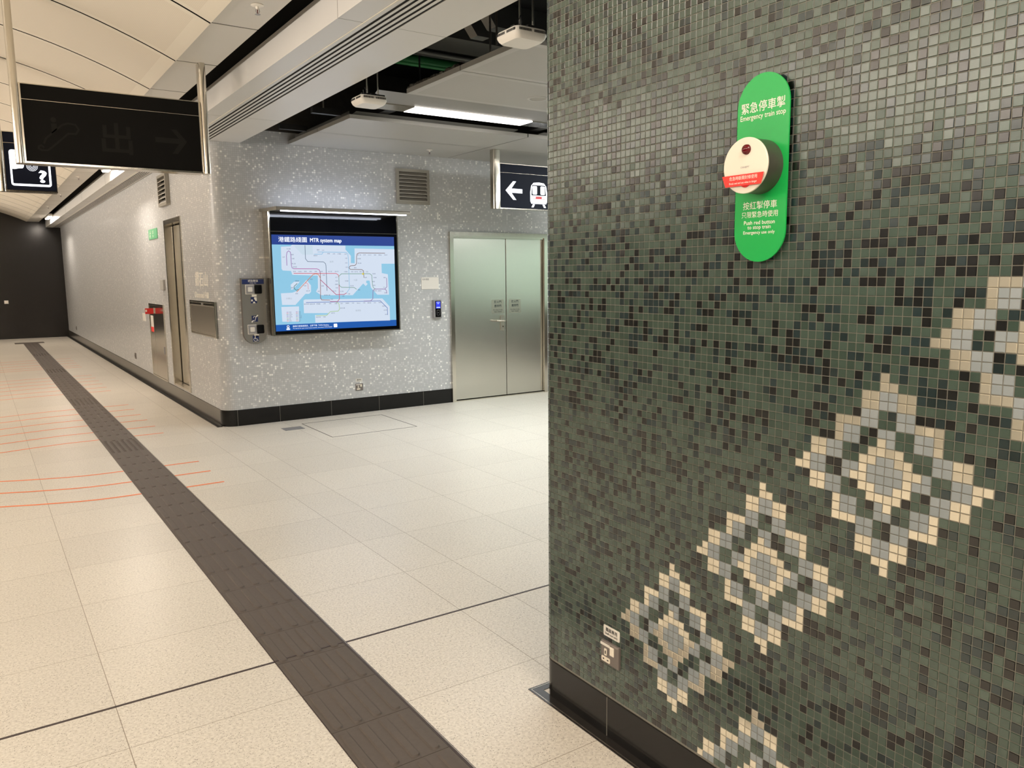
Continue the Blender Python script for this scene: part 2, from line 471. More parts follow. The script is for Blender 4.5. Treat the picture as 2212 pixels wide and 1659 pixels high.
# dark gutter border on the floor along the corridor wall
struct(MB().box(XL - 0.062, XL - 0.008, YB + 0.05, YF, 0.0, 0.003).box(XL - 0.05, XL - 0.03, YB + 0.05, YF, 0.003, 0.0034, 1), 'trim_2', [M['granite_dark'], M['void']])
# black expansion joint across the floor
struct(MB().box(XW, XE, 3.064, 3.076, 0.0, 0.0012), 'trim_3', M['joint'])

# ---- green mosaic wall: every tile is modelled, the corner is rounded
def mosaic_green():
    RG = 0.06; YC = 2.199
    y_lo, z_lo, z_hi = -0.66, 0.148, 3.06
    nat = [(0, 0), (0, 1), (1, 1), (-1, 2), (0, 20), (1, 20), (1, 21)]
    lit = {}
    def put(c, r, k):
        lit[(c, r)] = k; lit[(1 - c, 21 - r)] = k
    for c, rows in {0: 'GGLL--LGGLLLLGLL--LLG-', -1: '--GGLL--GGLLGG--LLGG--', -2: '--GGLL---GGGG---LLGG--', -3: '-----GLL--LG--LLG-----',
                    -4: '-----GLL--LL--LLG-----', -5: '-----GGGLL--LLGGG-----', -6: '--------LL--LL--------', -7: '--------GGLLGG--------',
                    -8: '--------GGLLGG--------', -9: '----------GG----------', -10: '-----------G----------'}.items():
        for r, ch in enumerate(rows):
            if ch != '-': put(c, r, ch)
    Y0, Z0 = 0.974, 1.3255             # centre of the top tip tile of one diamond
    motif = {}
    for dc, dr in ((0, 0), (-15, -15), (-30, -30), (15, 15), (30, 30), (-15, -45)):
        for (c, r), k in lit.items():
            motif[(c + dc, -r + dr)] = k
    vs, fs, mi, tone = [], [], [], []
    h = 0.00975; b = 0.0011; t = 0.0016
    j0, j1 = -55, int((z_hi - Z0) / PITCH)
    i1 = int((Y0 - y_lo) / PITCH); n_flat = int((YC - Y0) / PITCH); n_arc = int((RG * PI / 2 + 0.9) / PITCH)
    def place(c, off):
        """c columns to the right of the tip column -> centre, tangent (to the right), normal"""
        s = Y0 - c * PITCH              # y if flat
        if s <= YC: return (XR, s - off), (0, -1), (-1, 0)
        q = s - YC
        if q <= RG * PI / 2:
            a = q / RG
            return (XR + RG - RG * math.cos(a), YC + RG * math.sin(a)), (-math.sin(a), -math.cos(a)), (-math.cos(a), math.sin(a))
        return (XR + RG + q - RG * PI / 2, YC + RG), (-1, 0), (0, 1)
    for c in range(-(n_flat + n_arc), i1 + 1):
        (cx, cy), (tx, ty), (nx, ny) = place(c, 0)
        for j in range(j0, j1 + 1):
            cz = Z0 + j * PITCH
            k = motif.get((c, j))
            if k: m = 4 if k == 'G' else 3
            else:
                q = random.random()
                m = 1 if q < 0.645 else (2 if q < 0.84 else 0)
                m = {1: 0, 2: 1, 0: 2}[m]
            g1, g2 = random.gauss(0, 0.012), random.gauss(0, 0.012)
            if m >= 3: g1 *= 0.5; g2 *= 0.5
            o = len(vs)
            for (u, v) in ((-1, -1), (1, -1), (1, 1), (-1, 1)):
                vs.append((cx + tx * u * h, cy + ty * u * h, cz + v * h))
            for (u, v) in ((-1, -1), (1, -1), (1, 1), (-1, 1)):
                d = t + (g1 * u + g2 * v) * h
                hh = h - b
                vs.append((cx + tx * u * hh + nx * d, cy + ty * u * hh + ny * d, cz + v * hh))
            fs += [(o + 4, o + 5, o + 6, o + 7), (o, o + 1, o + 5, o + 4), (o + 1, o + 2, o + 6, o + 5), (o + 2, o + 3, o + 7, o + 6), (o + 3, o, o + 4, o + 7)]
            mi += [m] * 5; tone += [random.random()] * 5
    # grout bed behind the tiles
    prof = [(XR, y_lo)] + [(XR, YC)] + [(XR + RG - RG * math.cos(PI / 2 * i / 10), YC + RG * math.sin(PI / 2 * i / 10)) for i in range(1, 11)] + [(XR + 1.0, YC + RG)]
    for (x0, y0), (x1, y1) in zip(prof[:-1], prof[1:]):
        o = len(vs); vs += [(x0, y0, z_lo), (x1, y1, z_lo), (x1, y1, z_hi), (x0, y0, z_hi)]
        fs.append((o, o + 1, o + 2, o + 3)); mi.append(5); tone.append(0.5)
    me = bpy.data.meshes.new('wall_right'); me.from_pydata(vs, [], fs)
    for q in ('green', 'teal', 'black', 'silver', 'gold', 'grout'): me.materials.append(M[q])
    me.polygons.foreach_set('material_index', mi)
    at = me.attributes.new('tone', 'FLOAT', 'FACE'); at.data.foreach_set('value', tone)
    me.update()
    o = bpy.data.objects.new('wall_right', me); COL.objects.link(o); o['kind'] = 'structure'
    # body of the block behind, skirting, chamfer bead
    struct(MB().box(XR + 0.07, XR + 2.6, -3.0, 2.25, 0, z_hi), 'wall_right_core', M['grout'])
    path = [(XR + 0.006, -1.0, -1, 0), (XR + 0.006, YC, -1, 0)] + [(XR + 0.006 + RG - RG * math.cos(PI / 2 * i / 10), YC + RG * math.sin(PI / 2 * i / 10), -math.cos(PI / 2 * i / 10), math.sin(PI / 2 * i / 10)) for i in range(1, 11)] + [(XR + 1.0, YC + RG, 0, 1)]
    band('baseboard_right', path, 0.0, 0.146, 0.006, M['granite'])
    jj = MB()
    for y in (1.895, 1.31, 0.72): jj.box(XR - 0.0008, XR + 0.003, y - 0.0012, y + 0.0012, 0.004, 0.143)
    struct(jj, 'trim_4', M['grout'])
    struct(MB().box(XR - 0.041, XR + 0.003, -1.0, 2.30, 0, 0.0025).box(XR + 0.003, XR + 1.0, 2.262, 2.30, 0, 0.0025)
           .box(XR - 0.034, XR - 0.031, -1.0, 2.293, 0.0025, 0.003, 1).box(XR - 0.034, XR + 1.0, 2.29, 2.293, 0.0025, 0.003, 1), 'trim_5', [M['granite_dark'], M['steel']])
mosaic_green()

# ---- vaulted hall ceiling: modules about a metre long with a plain border and a perforated field
def vz(x):
    u = 1.295 - x
    return 3.051 + 0.471 * u - 0.13 * u * u
def vault():
    mb = MB(); xs_in = 1.215; x_end = -2.335; x_in2 = -2.255
    xs = [1.295, xs_in] + [xs_in + (x_in2 - xs_in) * i / 36 for i in range(1, 37)] + [x_end]
    k0 = -9; MODL = 0.9845
    for k in range(k0, 20):
        ya = 5.076 + MODL * k + 0.011; yb = ya + MODL - 0.022
        ys = [ya, ya + 0.05, yb - 0.05, yb]
        if ya > YF - 0.3: break
        yb = min(yb, YF); ys[3] = min(ys[3], YF); ys[2] = min(ys[2], YF)
        for a in range(len(xs) - 1):
            for b in range(3):
                m = 0 if (b != 1 or a == 0 or a == len(xs) - 2) else 1
                q = [(xs[a], ys[b]), (xs[a + 1], ys[b]), (xs[a + 1], ys[b + 1]), (xs[a], ys[b + 1])]
                mb.add([(x, y, vz(x)) for x, y in q], [(0, 1, 2, 3)], m)
        # returned edges of the module, blackened as the shade in the joint
        for y in (ya, yb):
            for a in range(len(xs) - 1):
                mb.add([(xs[a], y, vz(xs[a])), (xs[a + 1], y, vz(xs[a + 1])), (xs[a + 1], y, vz(xs[a + 1]) + 0.03), (xs[a], y, vz(xs[a]) + 0.03)], [(0, 1, 2, 3)], 2)
    bk = MB()
    for a in range(len(xs) - 1):
        bk.add([(xs[a], YS, vz(xs[a]) + 0.034), (xs[a + 1], YS, vz(xs[a + 1]) + 0.034), (xs[a + 1], YF, vz(xs[a + 1]) + 0.034), (xs[a], YF, vz(xs[a]) + 0.034)], [(0, 1, 2, 3)])
    struct(bk.box(1.295, 1.571, YS, YF, 3.0605, 3.09).box(-2.611, -2.335, YS, YF, 3.0605, 3.09), 'ceiling_backing', M['void'])  # black sheet behind the panels, painted shade for the open joints
    o = struct(mb, 'ceiling_vault', [M['vault'], M['vault_perf'], M['void']], smooth=30)
    st = MB()
    for k in range(k0, 20):
        ya = 5.076 + MODL * k + 0.009; yb = min(ya + MODL - 0.018, YF)
        if ya > YF - 0.2: break
        st.box(1.299, 1.572, ya, yb, 3.056, 3.059); st.box(-2.612, -2.339, ya, yb, 3.056, 3.059)
    struct(st, 'ceiling_strip', M['strip'])
vault()

# ---- long beam beside the corridor with a slot grille underneath
def beam():
    root = bpy.data.objects.new('ceiling_beam', None); COL.objects.link(root); root['kind'] = 'structure'
    zb = 2.915
    cl = MB()
    cl.box(1.718, 1.735, YS, YF, zb, 3.095)                                  # cream side
    cl.box(1.735, 1.862, YS, YF, zb, zb + 0.012)                             # strip left of the bright trim
    for ya, yb, xr in ((YS, YB, 2.37), (YB, YF, 2.046)):
        cl.box(2.068 if xr > 2.1 else 2.020, xr, ya, yb, zb, zb + 0.012)
    cl.box(2.358, 2.37, YS, YB - 0.002, zb + 0.012, 3.12)
    struct(cl, 'beam_cladding', M['beam'], root)
    struct(MB().box(1.862, 1.869, YS, YF, zb - 0.003, zb + 0.012), 'beam_trim', M['vault'], root)
    gr = MB()
    for ya, yb, x1 in ((YS, YB, 2.068), (YB, YF, 2.020)):
        gr.box(1.869, 1.898, ya, yb, zb, zb + 0.003)
        n = 4; w = (x1 - 1.898) / 9
        for i in range(n): gr.box(1.898 + w * (2 * i + 1), 1.898 + w * (2 * i + 2), ya, yb, zb, zb + 0.002)
    struct(gr, 'beam_grille', M['beam'], root)
    struct(MB().box(1.872, 2.067, YS, YB, zb + 0.0035, zb + 0.05).box(1.872, 2.019, YB, YF, zb + 0.0035, zb + 0.05).box(1.736, 2.357, YS, YF, 3.06, 3.10), 'beam_slot_shade', M['void'], root)  # solid black close above the slats, painted shade of the slots
    sm = MB()
    for y in (1.2, 4.162, 7.12, 10.1, 13.1, 16.1, 19.1, 22.1): sm.box(1.7172, 1.862, y - .0012, y + .0012, zb - 0.0006, 3.095)
    for y in (4.16, 7.1): sm.box(2.07, 2.3705, y - .001, y + .001, zb - 0.0005, zb + .002)
    struct(sm, 'beam_seam', M['grout'], root)
    # beam of the other side of the hall
    struct(MB().box(-3.1, -2.755, YS, YF, zb, 3.095), 'ceiling_beam_west', M['beam'])
    # upstand that closes the void beside the strip
    struct(MB().box(1.79, 1.80, YS, YF, 3.10, 3.78), 'trim_6', M['void'])
beam()

# ---- alcove ceiling: flat panels on both sides of the lamp trough
def alcove():
    zc = 2.94
    rows = [(6.772, 7.566, 0), (7.574, YB - 0.004, 0), (4.856, 5.66, 1), (4.06, 4.848, 1), (2.28, 2.94, 0)]
    cols = [(2.872, 4.789), (4.800, 6.72), (6.731, 7.99)]
    for ya, yb, perf in rows:
        for xa, xb in cols:
            mb = MB(); e = 0.055
            mb.box(xa, xb, ya, yb, zc + 0.001, zc + 0.035)
            q = [(xa, ya), (xb, ya), (xb, yb), (xa, yb)]
            if perf:
                r = [(xa + e, ya + e), (xb - e, ya + e), (xb - e, yb - e), (xa + e, yb - e)]
                vs = [(x, y, zc) for x, y in q + r]
                mb.add(vs, [(0, 1, 5, 4), (1, 2, 6, 5), (2, 3, 7, 6), (3, 0, 4, 7)], 0).add(vs[4:], [(0, 1, 2, 3)], 1)
            else:
                mb.add([(x, y, zc) for x, y in q], [(0, 1, 2, 3)], 0)
            struct(mb, 'ceiling_panel', [M['white_panel'], M['panel_perf']])
    jn = MB()
    for x in (4.7945, 6.7255): jn.box(x - 0.0054, x + 0.0054, 6.772, YB - 0.004, zc + 0.002, zc + 0.03).box(x - 0.0054, x + 0.0054, 4.06, 5.66, zc + 0.002, zc + 0.03)
    for y in (7.57, 4.852): jn.box(2.874, 7.98, y - 0.0038, y + 0.0038, zc + 0.002, zc + 0.03)
    struct(jn, 'ceiling_joint_shade', M['void'])  # black strips painted as the shade in the panel gaps
    # trough cheeks: grey reflector plates and the upstand at the far side
    struct(MB().add([(2.78, 5.98, 3.02), (7.99, 5.98, 3.02), (7.99, 6.308, 3.0), (2.86, 6.308, 3.0)], [(0, 1, 2, 3)]), 'trim_7', M['reflector'])
    struct(MB().prism([(2.90, 2.975), (4.62, 2.975), (4.69, 3.005), (4.69, 3.012), (2.95, 3.012)], 6.80, 6.81).prism([(4.95, 2.975), (7.99, 2.975), (7.99, 3.012), (5.02, 3.012), (4.95, 2.99)], 6.80, 6.81), 'trim_8', M['reflector'])
alcove()
# ------------------------------------------------------------------ doors of the setting
RZ = -PI / 2                            # turn for things on the corridor wall and the green wall

# double steel door in the map wall
d1 = bpy.data.objects.new('door_1', None); COL.objects.link(d1); d1['kind'] = 'structure'; d1.location = (0, YB, 0)
fr = MB()
fr.box(4.788, 4.838, -0.03, 0.12, 0, 2.078).box(6.197, 6.247, -0.03, 0.12, 0, 2.078).box(4.838, 6.197, -0.03, 0.12, 2.024, 2.078)
fr.box(4.838, 6.197, -0.012, 0.0, 2.006, 2.024).box(4.838, 6.197, -0.02, 0.12, 0, 0.012)
struct(fr, 'door_frame', M['steel_bright'], d1)
for x0, x1 in ((4.842, 5.617), (5.625, 6.193)):
    struct(MB().cbox(x0, x1, 0.015, 0.06, 0.018, 2.012, 0.003), 'door_leaf', M['steel_door'], d1)
struct(MB().box(4.836, 6.2, 0.075, 0.09, 0.0, 2.03), 'door_void', M['void'], d1)
hd = MB().cbox(5.528, 5.585, 0.006, 0.015, 0.856, 1.047, 0.002)
struct(hd, 'handle_plate', M['steel'], d1)
hv = MB().tube([(5.565, 0.01, 0.978), (5.565, -0.045, 0.978), (5.555, -0.052, 0.979), (5.46, -0.055, 0.983), (5.43, -0.055, 0.988)], 0.009, 10)
struct(hv, 'door_handle', M['steel_bright'], d1)
struct(MB().lathe([(0.011, 0), (0.011, 0.004), (0.007, 0.005)], (5.562, 0.002, 0.905), 'y', 16), 'lock', M['steel_bright'], d1)

def notice(x0, x1, side):
    o = thing('door_notice', 'clear fire door notice sticker on the %s leaf of the steel double door' % side, 'notice', (0, YB, 0))
    MB().box(x0, x1, 0.0135, 0.0149, 1.072, 1.246).build('sticker', M['steel'], o)
    t = MB(); c = (x0 + x1) / 2
    t.text('防火門', c, 1.200, 0.0130, w=0.105, align='C', bold=0.02).text('應常關', c, 1.150, 0.0130, w=0.105, align='C', bold=0.02)
    t.build('chinese_lettering', M['ink_faint'], o, smooth=None)
    t = MB().text('Fire door to be', c, 1.110, 0.0130, w=0.14, align='C', bold=0.01).text('kept closed', c, 1.082, 0.0130, w=0.11, align='C', bold=0.01)
    t.build('english_lettering', M['ink_faint'], o, smooth=None)
notice(5.402, 5.582, 'left'); notice(5.665, 5.844, 'right')

# recessed steel door in the corridor wall (local x = 10.83 - y)
d2 = bpy.data.objects.new('door_2', None); COL.objects.link(d2); d2['kind'] = 'structure'
d2.location = (XL, 10.83, 0); d2.rotation_euler = (0, 0, RZ)
fr = MB(); W2 = 0.93
fr.box(-0.012, 0.03, -0.012, 0.1, 0.192, 2.27).box(W2 - 0.03, W2 + 0.012, -0.012, 0.1, 0.192, 2.27).box(0.03, W2 - 0.03, -0.012, 0.1, 2.215, 2.27)
struct(fr, 'door_frame', M['steel_bright'], d2)
struct(MB().box(0.03, W2 - 0.03, -0.008, 0.1, 0.19, 0.215), 'door_sill', M['steel'], d2)
struct(MB().cbox(0.075, W2 - 0.035, 0.085, 0.12, 0.222, 2.205, 0.003), 'door_leaf', M['steel_door'], d2)
struct(MB().box(0.0, W2, 0.122, 0.14, 0.19, 2.25), 'door_void', M['void'], d2)
hg = MB()
for z in (2.14, 2.08): hg.lathe([(0.012, -0.004), (0.012, 0.002)], (0.032, 0.055, z), 'x', 12)
struct(hg, 'door_closer_stud', M['steel_bright'], d2)
struct(MB().lathe([(0.022, 0.0), (0.025, -0.02), (0.012, -0.024)], (0.60, 0.085, 1.10), 'y', 16), 'door_knob', M['steel_bright'], d2)

# ------------------------------------------------------------------ vents
def vent(name_label, loc, rz, w, h, n, depth, mats):
    o = thing('vent', name_label, 'vent', loc, rz)
    f = 0.032
    fm = MB()
    for a in ((-w / 2, -w / 2 + f, -h / 2, h / 2), (w / 2 - f, w / 2, -h / 2, h / 2), (-w / 2 + f, w / 2 - f, h / 2 - f, h / 2), (-w / 2 + f, w / 2 - f, -h / 2, -h / 2 + f)):
        fm.box(a[0], a[1], -depth, 0, a[2], a[3])
    fm.build('frame', mats[0], o)
    MB().box(-w / 2 + f, w / 2 - f, -0.004, -0.001, -h / 2 + f, h / 2 - f).build('backing', M['void'], o)
    p = (h - 2 * f) / n
    for i in range(n):
        z = -h / 2 + f + p * i
        MB().prism([(-depth + 0.003, z + 0.002), (-depth + 0.003, z + 0.008), (-0.004, z + p * 0.98), (-0.004, z + p * 0.98 - 0.006)], -w / 2 + f, w / 2 - f, axis='x').box(-w / 2 + f, w / 2 - f, -depth + 0.001, -depth + 0.003, z + 0.001, z + 0.007, 1).build('slat', [mats[1], M['vent_lip_lit']], o)
    return o
vent('grey louvred vent high on the wall, right of the lit map canopy', (4.318, YB, 2.578), 0, 0.425, 0.395, 8, 0.028, (M['vent'], M['vent_slat_shaded']))
vent('small louvred vent high on the corridor wall above the recessed steel door', (XL, 10.62, 2.625), RZ, 0.49, 0.375, 6, 0.05, (M['vent'], M['vent_slat_shaded']))

# ------------------------------------------------------------------ lit system map case
mx, my = 3.28, 8.236
case = thing('system_map_display', 'large lit railway system map in a steel case under a light canopy', 'map', (mx, YB, 0.935))
Yf = my - YB                            # local y of the case front
def Zc(z): return z - 0.935
x0, x1 = -0.722, 0.745
body = MB().box(x0 + 0.004, x1 - 0.004, Yf + 0.012, -0.001, Zc(0.953), Zc(2.20))
body.build('case_body', M['steel'], case)
fm = MB()
fm.prism([(x0, -0.001), (x0, Yf + 0.006), (x0 + 0.006, Yf), (x0 + 0.018, Yf), (x0 + 0.018, -0.001)], Zc(0.945), Zc(2.235), axis='z')
fm.prism([(x1, -0.001), (x1, Yf + 0.006), (x1 - 0.006, Yf), (x1 - 0.018, Yf), (x1 - 0.018, -0.001)], Zc(0.945), Zc(2.235), axis='z')
fm.box(x0 + 0.018, x1 - 0.018, Yf, -0.001, Zc(0.945), Zc(0.957))
fm.build('case_frame', M['steel_bright'], case)
MB().box(x0 + 0.018, x1 - 0.018, Yf + 0.004, Yf + 0.012, Zc(0.957), Zc(2.022)).build('bezel', M['black_glass'], case)
MB().box(x0 + 0.018, x1 - 0.018, Yf + 0.004, Yf + 0.012, Zc(2.028), Zc(2.22)).build('header_glass', M['black_glass'], case)
MB().box(x0 + 0.018, x1 - 0.018, Yf + 0.001, Yf + 0.012, Zc(2.022), Zc(2.028)).build('divider', M['steel_bright'], case)
LAND= [[(-0.601, 0.369), (-0.5, 0.374), (-0.482, 0.391), (0.11, 0.388), (0.108, 0.347), (0.169, 0.279), (0.165, 0.201), (0.21, 0.199), (0.214, 0.36), (0.693, 0.355), (0.691, 0.194), (0.53, 0.194), (0.53, 0.09), (0.604, 0.076), (0.611, -0.153), (0.467, -0.15), (0.393, -0.07), (0.379, 0.008), (0.34, 0.008), (0.337, -0.016), (0.356, -0.027), (0.331, -0.052), (0.302, -0.023), (0.173, -0.149), (-0.189, -0.141), (-0.244, -0.102), (-0.22, -0.062), (-0.217, 0.068), (-0.493, 0.079), (-0.506, 0.119), (-0.593, 0.124), (-0.605, 0.142)], [(-0.625, -0.112), (-0.502, -0.108), (-0.452, -0.09), (-0.343, 0.025), (-0.297, -0.034), (-0.299, -0.103), (-0.322, -0.124), (-0.361, -0.123), (-0.475, -0.237), (-0.618, -0.233)], [(-0.517, -0.025), (-0.48, 0.006), (-0.415, 0.007), (-0.495, -0.073), (-0.513, -0.078)], [(-0.386, -0.192), (-0.369, -0.182), (0.527, -0.193), (0.614, -0.286), (0.614, -0.445), (-0.266, -0.434), (-0.266, -0.351), (-0.131, -0.352), (-0.111, -0.337), (-0.387, -0.327)], [(-0.627, -0.254), (-0.438, -0.254), (-0.442, -0.414), (-0.624, -0.409)]]
GREYLAND= [[(-0.472, 0.388), (-0.26, 0.391), (-0.259, 0.291), (-0.374, 0.288)]]
LINES= [('9a6fb0', [(-0.547, 0.175), (-0.547, 0.277), (-0.539, 0.313), (-0.521, 0.327), (-0.503, 0.313), (-0.499, 0.277), (-0.5, 0.183), (-0.493, 0.152), (-0.477, 0.142)]), ('b35aa0', [(-0.477, 0.142), (-0.222, 0.14), (-0.197, 0.128), (-0.189, 0.098)]), ('8a5a55', [(-0.187, 0.098), (-0.196, -0.17), (-0.184, -0.192), (-0.09, -0.196)]), ('d4596b', [(-0.479, 0.094), (-0.009, 0.089), (0.014, 0.075), (0.021, 0.042)]), ('c4405f', [(0.018, -0.033), (0.017, -0.186), (-0.005, -0.214), (-0.091, -0.213)]), ('6f7f95', [(-0.343, 0.388), (-0.344, 0.246), (-0.321, 0.217), (-0.146, 0.213), (-0.124, 0.194), (-0.121, 0.172), (-0.12, -0.096)]), ('d07a50', [(-0.456, -0.102), (-0.269, 0.08), (-0.241, 0.088), (-0.208, 0.08), (-0.191, 0.045)]), ('4f7f80', [(-0.445, -0.011), (-0.481, -0.042), (-0.48, -0.066), (-0.457, -0.084), (-0.435, -0.074)]), ('8fbfe0', [(-0.208, 0.318), (0.115, 0.316), (0.134, 0.3), (0.138, 0.248), (0.138, -0.079), (0.103, -0.122)]), ('8fbfe0', [(-0.248, 0.294), (-0.161, 0.295), (-0.146, 0.315)]), ('b0406a', [(0.103, -0.122), (0.074, -0.138), (-0.019, -0.138), (-0.188, 0.023)]), ('7aa090', [(0.222, -0.086), (0.194, -0.066), (0.048, -0.061), (0.023, -0.042), (0.019, -0.012), (0.02, 0.059), (0.052, 0.086), (0.384, 0.084), (0.408, 0.066), (0.412, -0.045), (0.424, -0.073), (0.445, -0.086)]), ('7d6460', [(0.577, 0.311), (0.267, 0.312), (0.242, 0.301), (0.234, 0.27), (0.231, 0.194), (0.211, 0.175), (0.16, 0.172), (0.14, 0.152), (0.156, 0.133), (0.29, 0.13), (0.311, 0.115), (0.313, 0.04)]), ('8d6aa0', [(0.586, 0.037), (0.587, -0.064), (0.561, -0.089), (0.438, -0.087), (0.416, -0.101), (0.41, -0.195), (0.385, -0.217), (0.301, -0.217)]), ('8d6aa0', [(0.561, -0.089), (0.58, -0.104), (0.584, -0.138)]), ('5f78b8', [(-0.36, -0.215), (0.501, -0.22), (0.585, -0.302), (0.586, -0.381)]), ('a9c98c', [(-0.028, -0.217), (0.008, -0.235), (0.015, -0.295), (-0.003, -0.318), (-0.092, -0.321), (-0.137, -0.361), (-0.255, -0.36)]), ('d8a0b0', [(-0.372, -0.017), (-0.344, -0.007), (-0.329, -0.02), (-0.328, -0.076)])]
LABELS= [('屯門', -0.578, 0.261), ('天水圍', -0.522, 0.347), ('朗屏', -0.483, 0.288), ('元朗', -0.479, 0.246), ('錦上路', -0.474, 0.194), ('荃灣西', -0.462, 0.16), ('荃灣', -0.469, 0.112), ('大窩口', -0.41, 0.112), ('葵興', -0.352, 0.112), ('葵芳', -0.293, 0.111), ('荔景', -0.237, 0.111), ('美孚', -0.173, 0.111), ('長沙灣', -0.077, 0.11), ('深水埗', -0.003, 0.11), ('南昌', -0.15, 0.073), ('奧運', -0.168, -0.043), ('九龍', -0.218, -0.099), ('香港西九龍', -0.122, -0.142), ('羅湖', -0.202, 0.34), ('上水', -0.146, 0.337), ('落馬洲', -0.234, 0.279), ('粉嶺', -0.086, 0.301), ('太和', -0.027, 0.299), ('大埔墟', 0.034, 0.299), ('大學', 0.106, 0.297), ('火炭', 0.113, 0.253), ('沙田', 0.111, 0.202), ('大圍', 0.112, 0.156), ('烏溪沙', 0.586, 0.291), ('馬鞍山', 0.515, 0.29), ('恆安', 0.454, 0.29), ('大水坑', 0.389, 0.29), ('石門', 0.329, 0.289), ('第一城', 0.266, 0.289), ('沙田圍', 0.261, 0.248), ('車公廟', 0.267, 0.199), ('顯徑', 0.214, 0.15), ('九龍塘', 0.101, 0.107), ('樂富', 0.177, 0.107), ('黃大仙', 0.224, 0.106), ('鑽石山', 0.283, 0.106), ('彩虹', 0.352, 0.105), ('九龍灣', 0.432, 0.083), ('牛頭角', 0.443, 0.04), ('觀塘', 0.427, -0.004), ('藍田', 0.434, -0.045), ('啟德', 0.334, 0.042), ('旺角東', 0.109, 0.007), ('太子', -0.008, 0.048), ('旺角', -0.007, 0.008), ('油麻地', -0.008, -0.028), ('佐敦', -0.008, -0.066), ('尖沙咀', 0.046, -0.105), ('紅磡', 0.129, -0.134), ('何文田', 0.167, -0.047), ('黃埔', 0.248, -0.092), ('柯士甸', -0.037, -0.1), ('尖東', 0.061, -0.156), ('香港', -0.07, -0.189), ('堅尼地城', -0.355, -0.232), ('香港大學', -0.291, -0.234), ('西營盤', -0.224, -0.234), ('上環', -0.157, -0.233), ('中環', -0.092, -0.234), ('金鐘', -0.026, -0.235), ('灣仔', 0.041, -0.237), ('銅鑼灣', 0.106, -0.236), ('天后', 0.172, -0.236), ('炮台山', 0.238, -0.238), ('北角', 0.304, -0.237), ('鰂魚涌', 0.366, -0.239), ('太古', 0.433, -0.239), ('西灣河', 0.5, -0.238), ('筲箕灣', 0.542, -0.28), ('杏花邨', 0.559, -0.326), ('柴灣', 0.566, -0.375), ('海洋公園', 0.048, -0.287), ('黃竹坑', -0.062, -0.338), ('利東', -0.163, -0.376), ('海怡半島', -0.231, -0.376), ('調景嶺', 0.444, -0.107), ('將軍澳', 0.496, -0.108), ('坑口', 0.552, -0.069), ('寶琳', 0.563, 0.039), ('康城', 0.566, -0.132), ('機場', -0.502, -0.057), ('博覽館', -0.447, 0.014), ('東涌', -0.457, -0.119), ('青衣', -0.288, 0.03), ('欣澳', -0.362, -0.038), ('迪士尼', -0.331, -0.092)]
AREAS= [('新界', -0.055, 0.215), ('九龍', 0.212, 0.016), ('香港島', 0.231, -0.319), ('大嶼山', -0.542, -0.167)]
mats = []; cols = {}
def ec(h, s=1.0):
    if h not in cols:
        cols[h] = len(mats); mats.append(glow('display_' + h, h, s, '000000'))
    return cols[h]
dsp = MB(); YD = Yf + 0.0036
zo = 1.5 - 0.935
def mp(p): return (p[0], p[1] + zo)
ec('93cdea', 0.95)
a, b, c_, d_ = (-0.697, 0.503), (0.693, 0.489), (0.69, -0.511), (-0.697, -0.503)
dsp.flat([(-0.695, Zc(0.992)), (0.692, Zc(0.992)), (0.692, Zc(1.992)), (-0.695, Zc(1.992))], YD, ec('93cdea'))
dsp.flat([(-0.695, Zc(1.891)), (0.692, Zc(1.891)), (0.692, Zc(1.992)), (-0.695, Zc(1.992))], YD - .0003, ec('22408f'))
dsp.flat([(-0.695, Zc(0.992)), (0.692, Zc(0.992)), (0.692, Zc(1.060)), (-0.695, Zc(1.060))], YD - .0003, ec('1257ad'))
for q in LAND: dsp.flat([mp(p) for p in q], YD - .0003, ec('d3dff0'))
for q in GREYLAND: dsp.flat([mp(p) for p in q], YD - .0006, ec('c9dbe9'))
for c, q in LINES: dsp.stroke([mp(p) for p in q], 0.0062, YD - .0009, ec(c))
for s, x, z in LABELS: dsp.text(s, x, z + zo - 0.006, YD - .0009, h=0.013, align='C', m=ec('5b6585'))
for s, x, z in AREAS: dsp.text(s, x, z + zo - 0.01, YD - .0009, h=0.02, align='C', m=ec('a4b0be'))
# yellow marker at this station, legend rows
dsp.flat(disc(0.303, 0.083 + zo, 0.011, 12), YD - .0012, ec('d9c94a'))
for i in range(9):
    for j in range(2):
        zz = Zc(1.168 - i * 0.0128 + 0.02); xx = -0.575 + j * 0.10
        dsp.flat([(xx, zz), (xx + 0.02, zz), (xx + 0.02, zz + 0.004), (xx, zz + 0.004)], YD - .0009, ec(['9a6fb0', 'd4596b', '7aa090', '5f78b8', '8d6aa0', 'a9c98c', '4f7f80', 'd07a50', 'd8a0b0'][i]))
        s = [('觀塘綫', '荃灣綫'), ('屯馬綫', '港島綫'), ('將軍澳綫', '東鐵綫'), ('東涌綫', '南港島綫'), ('機場快綫', '迪士尼綫'), ('輕鐵', '高速鐵路'), ('機場', '迪士尼'), ('轉車站', '的士站'), ('巴士站', '碼頭')][i][j]
        dsp.text(s, xx + 0.027, zz - 0.002, YD - .0009, h=0.008, m=ec('5b6585'))
W_ = ec('f4f8ff', 1.25)
dsp.text('港鐵路綫圖', -0.625, Zc(1.917), YD - .0009, h=0.055, w=0.305, m=W_, bold=0.004)
for dx_ in (-0.0012, 0, 0.0012): dsp.text('MTR system map', -0.285 + dx_, Zc(1.908), YD - .0009 - dx_ * 0.05, h=0.055, w=0.35, m=W_)
dsp.text('搜尋行車路綫資訊，立即下載「MTR Mobile」', -0.515, Zc(1.028), YD - .0009, h=0.02, w=0.40, m=W_)
dsp.text('To search for your travel route anytime, download "MTR Mobile"', -0.515, Zc(1.006), YD - .0009, h=0.014, w=0.44, m=W_)
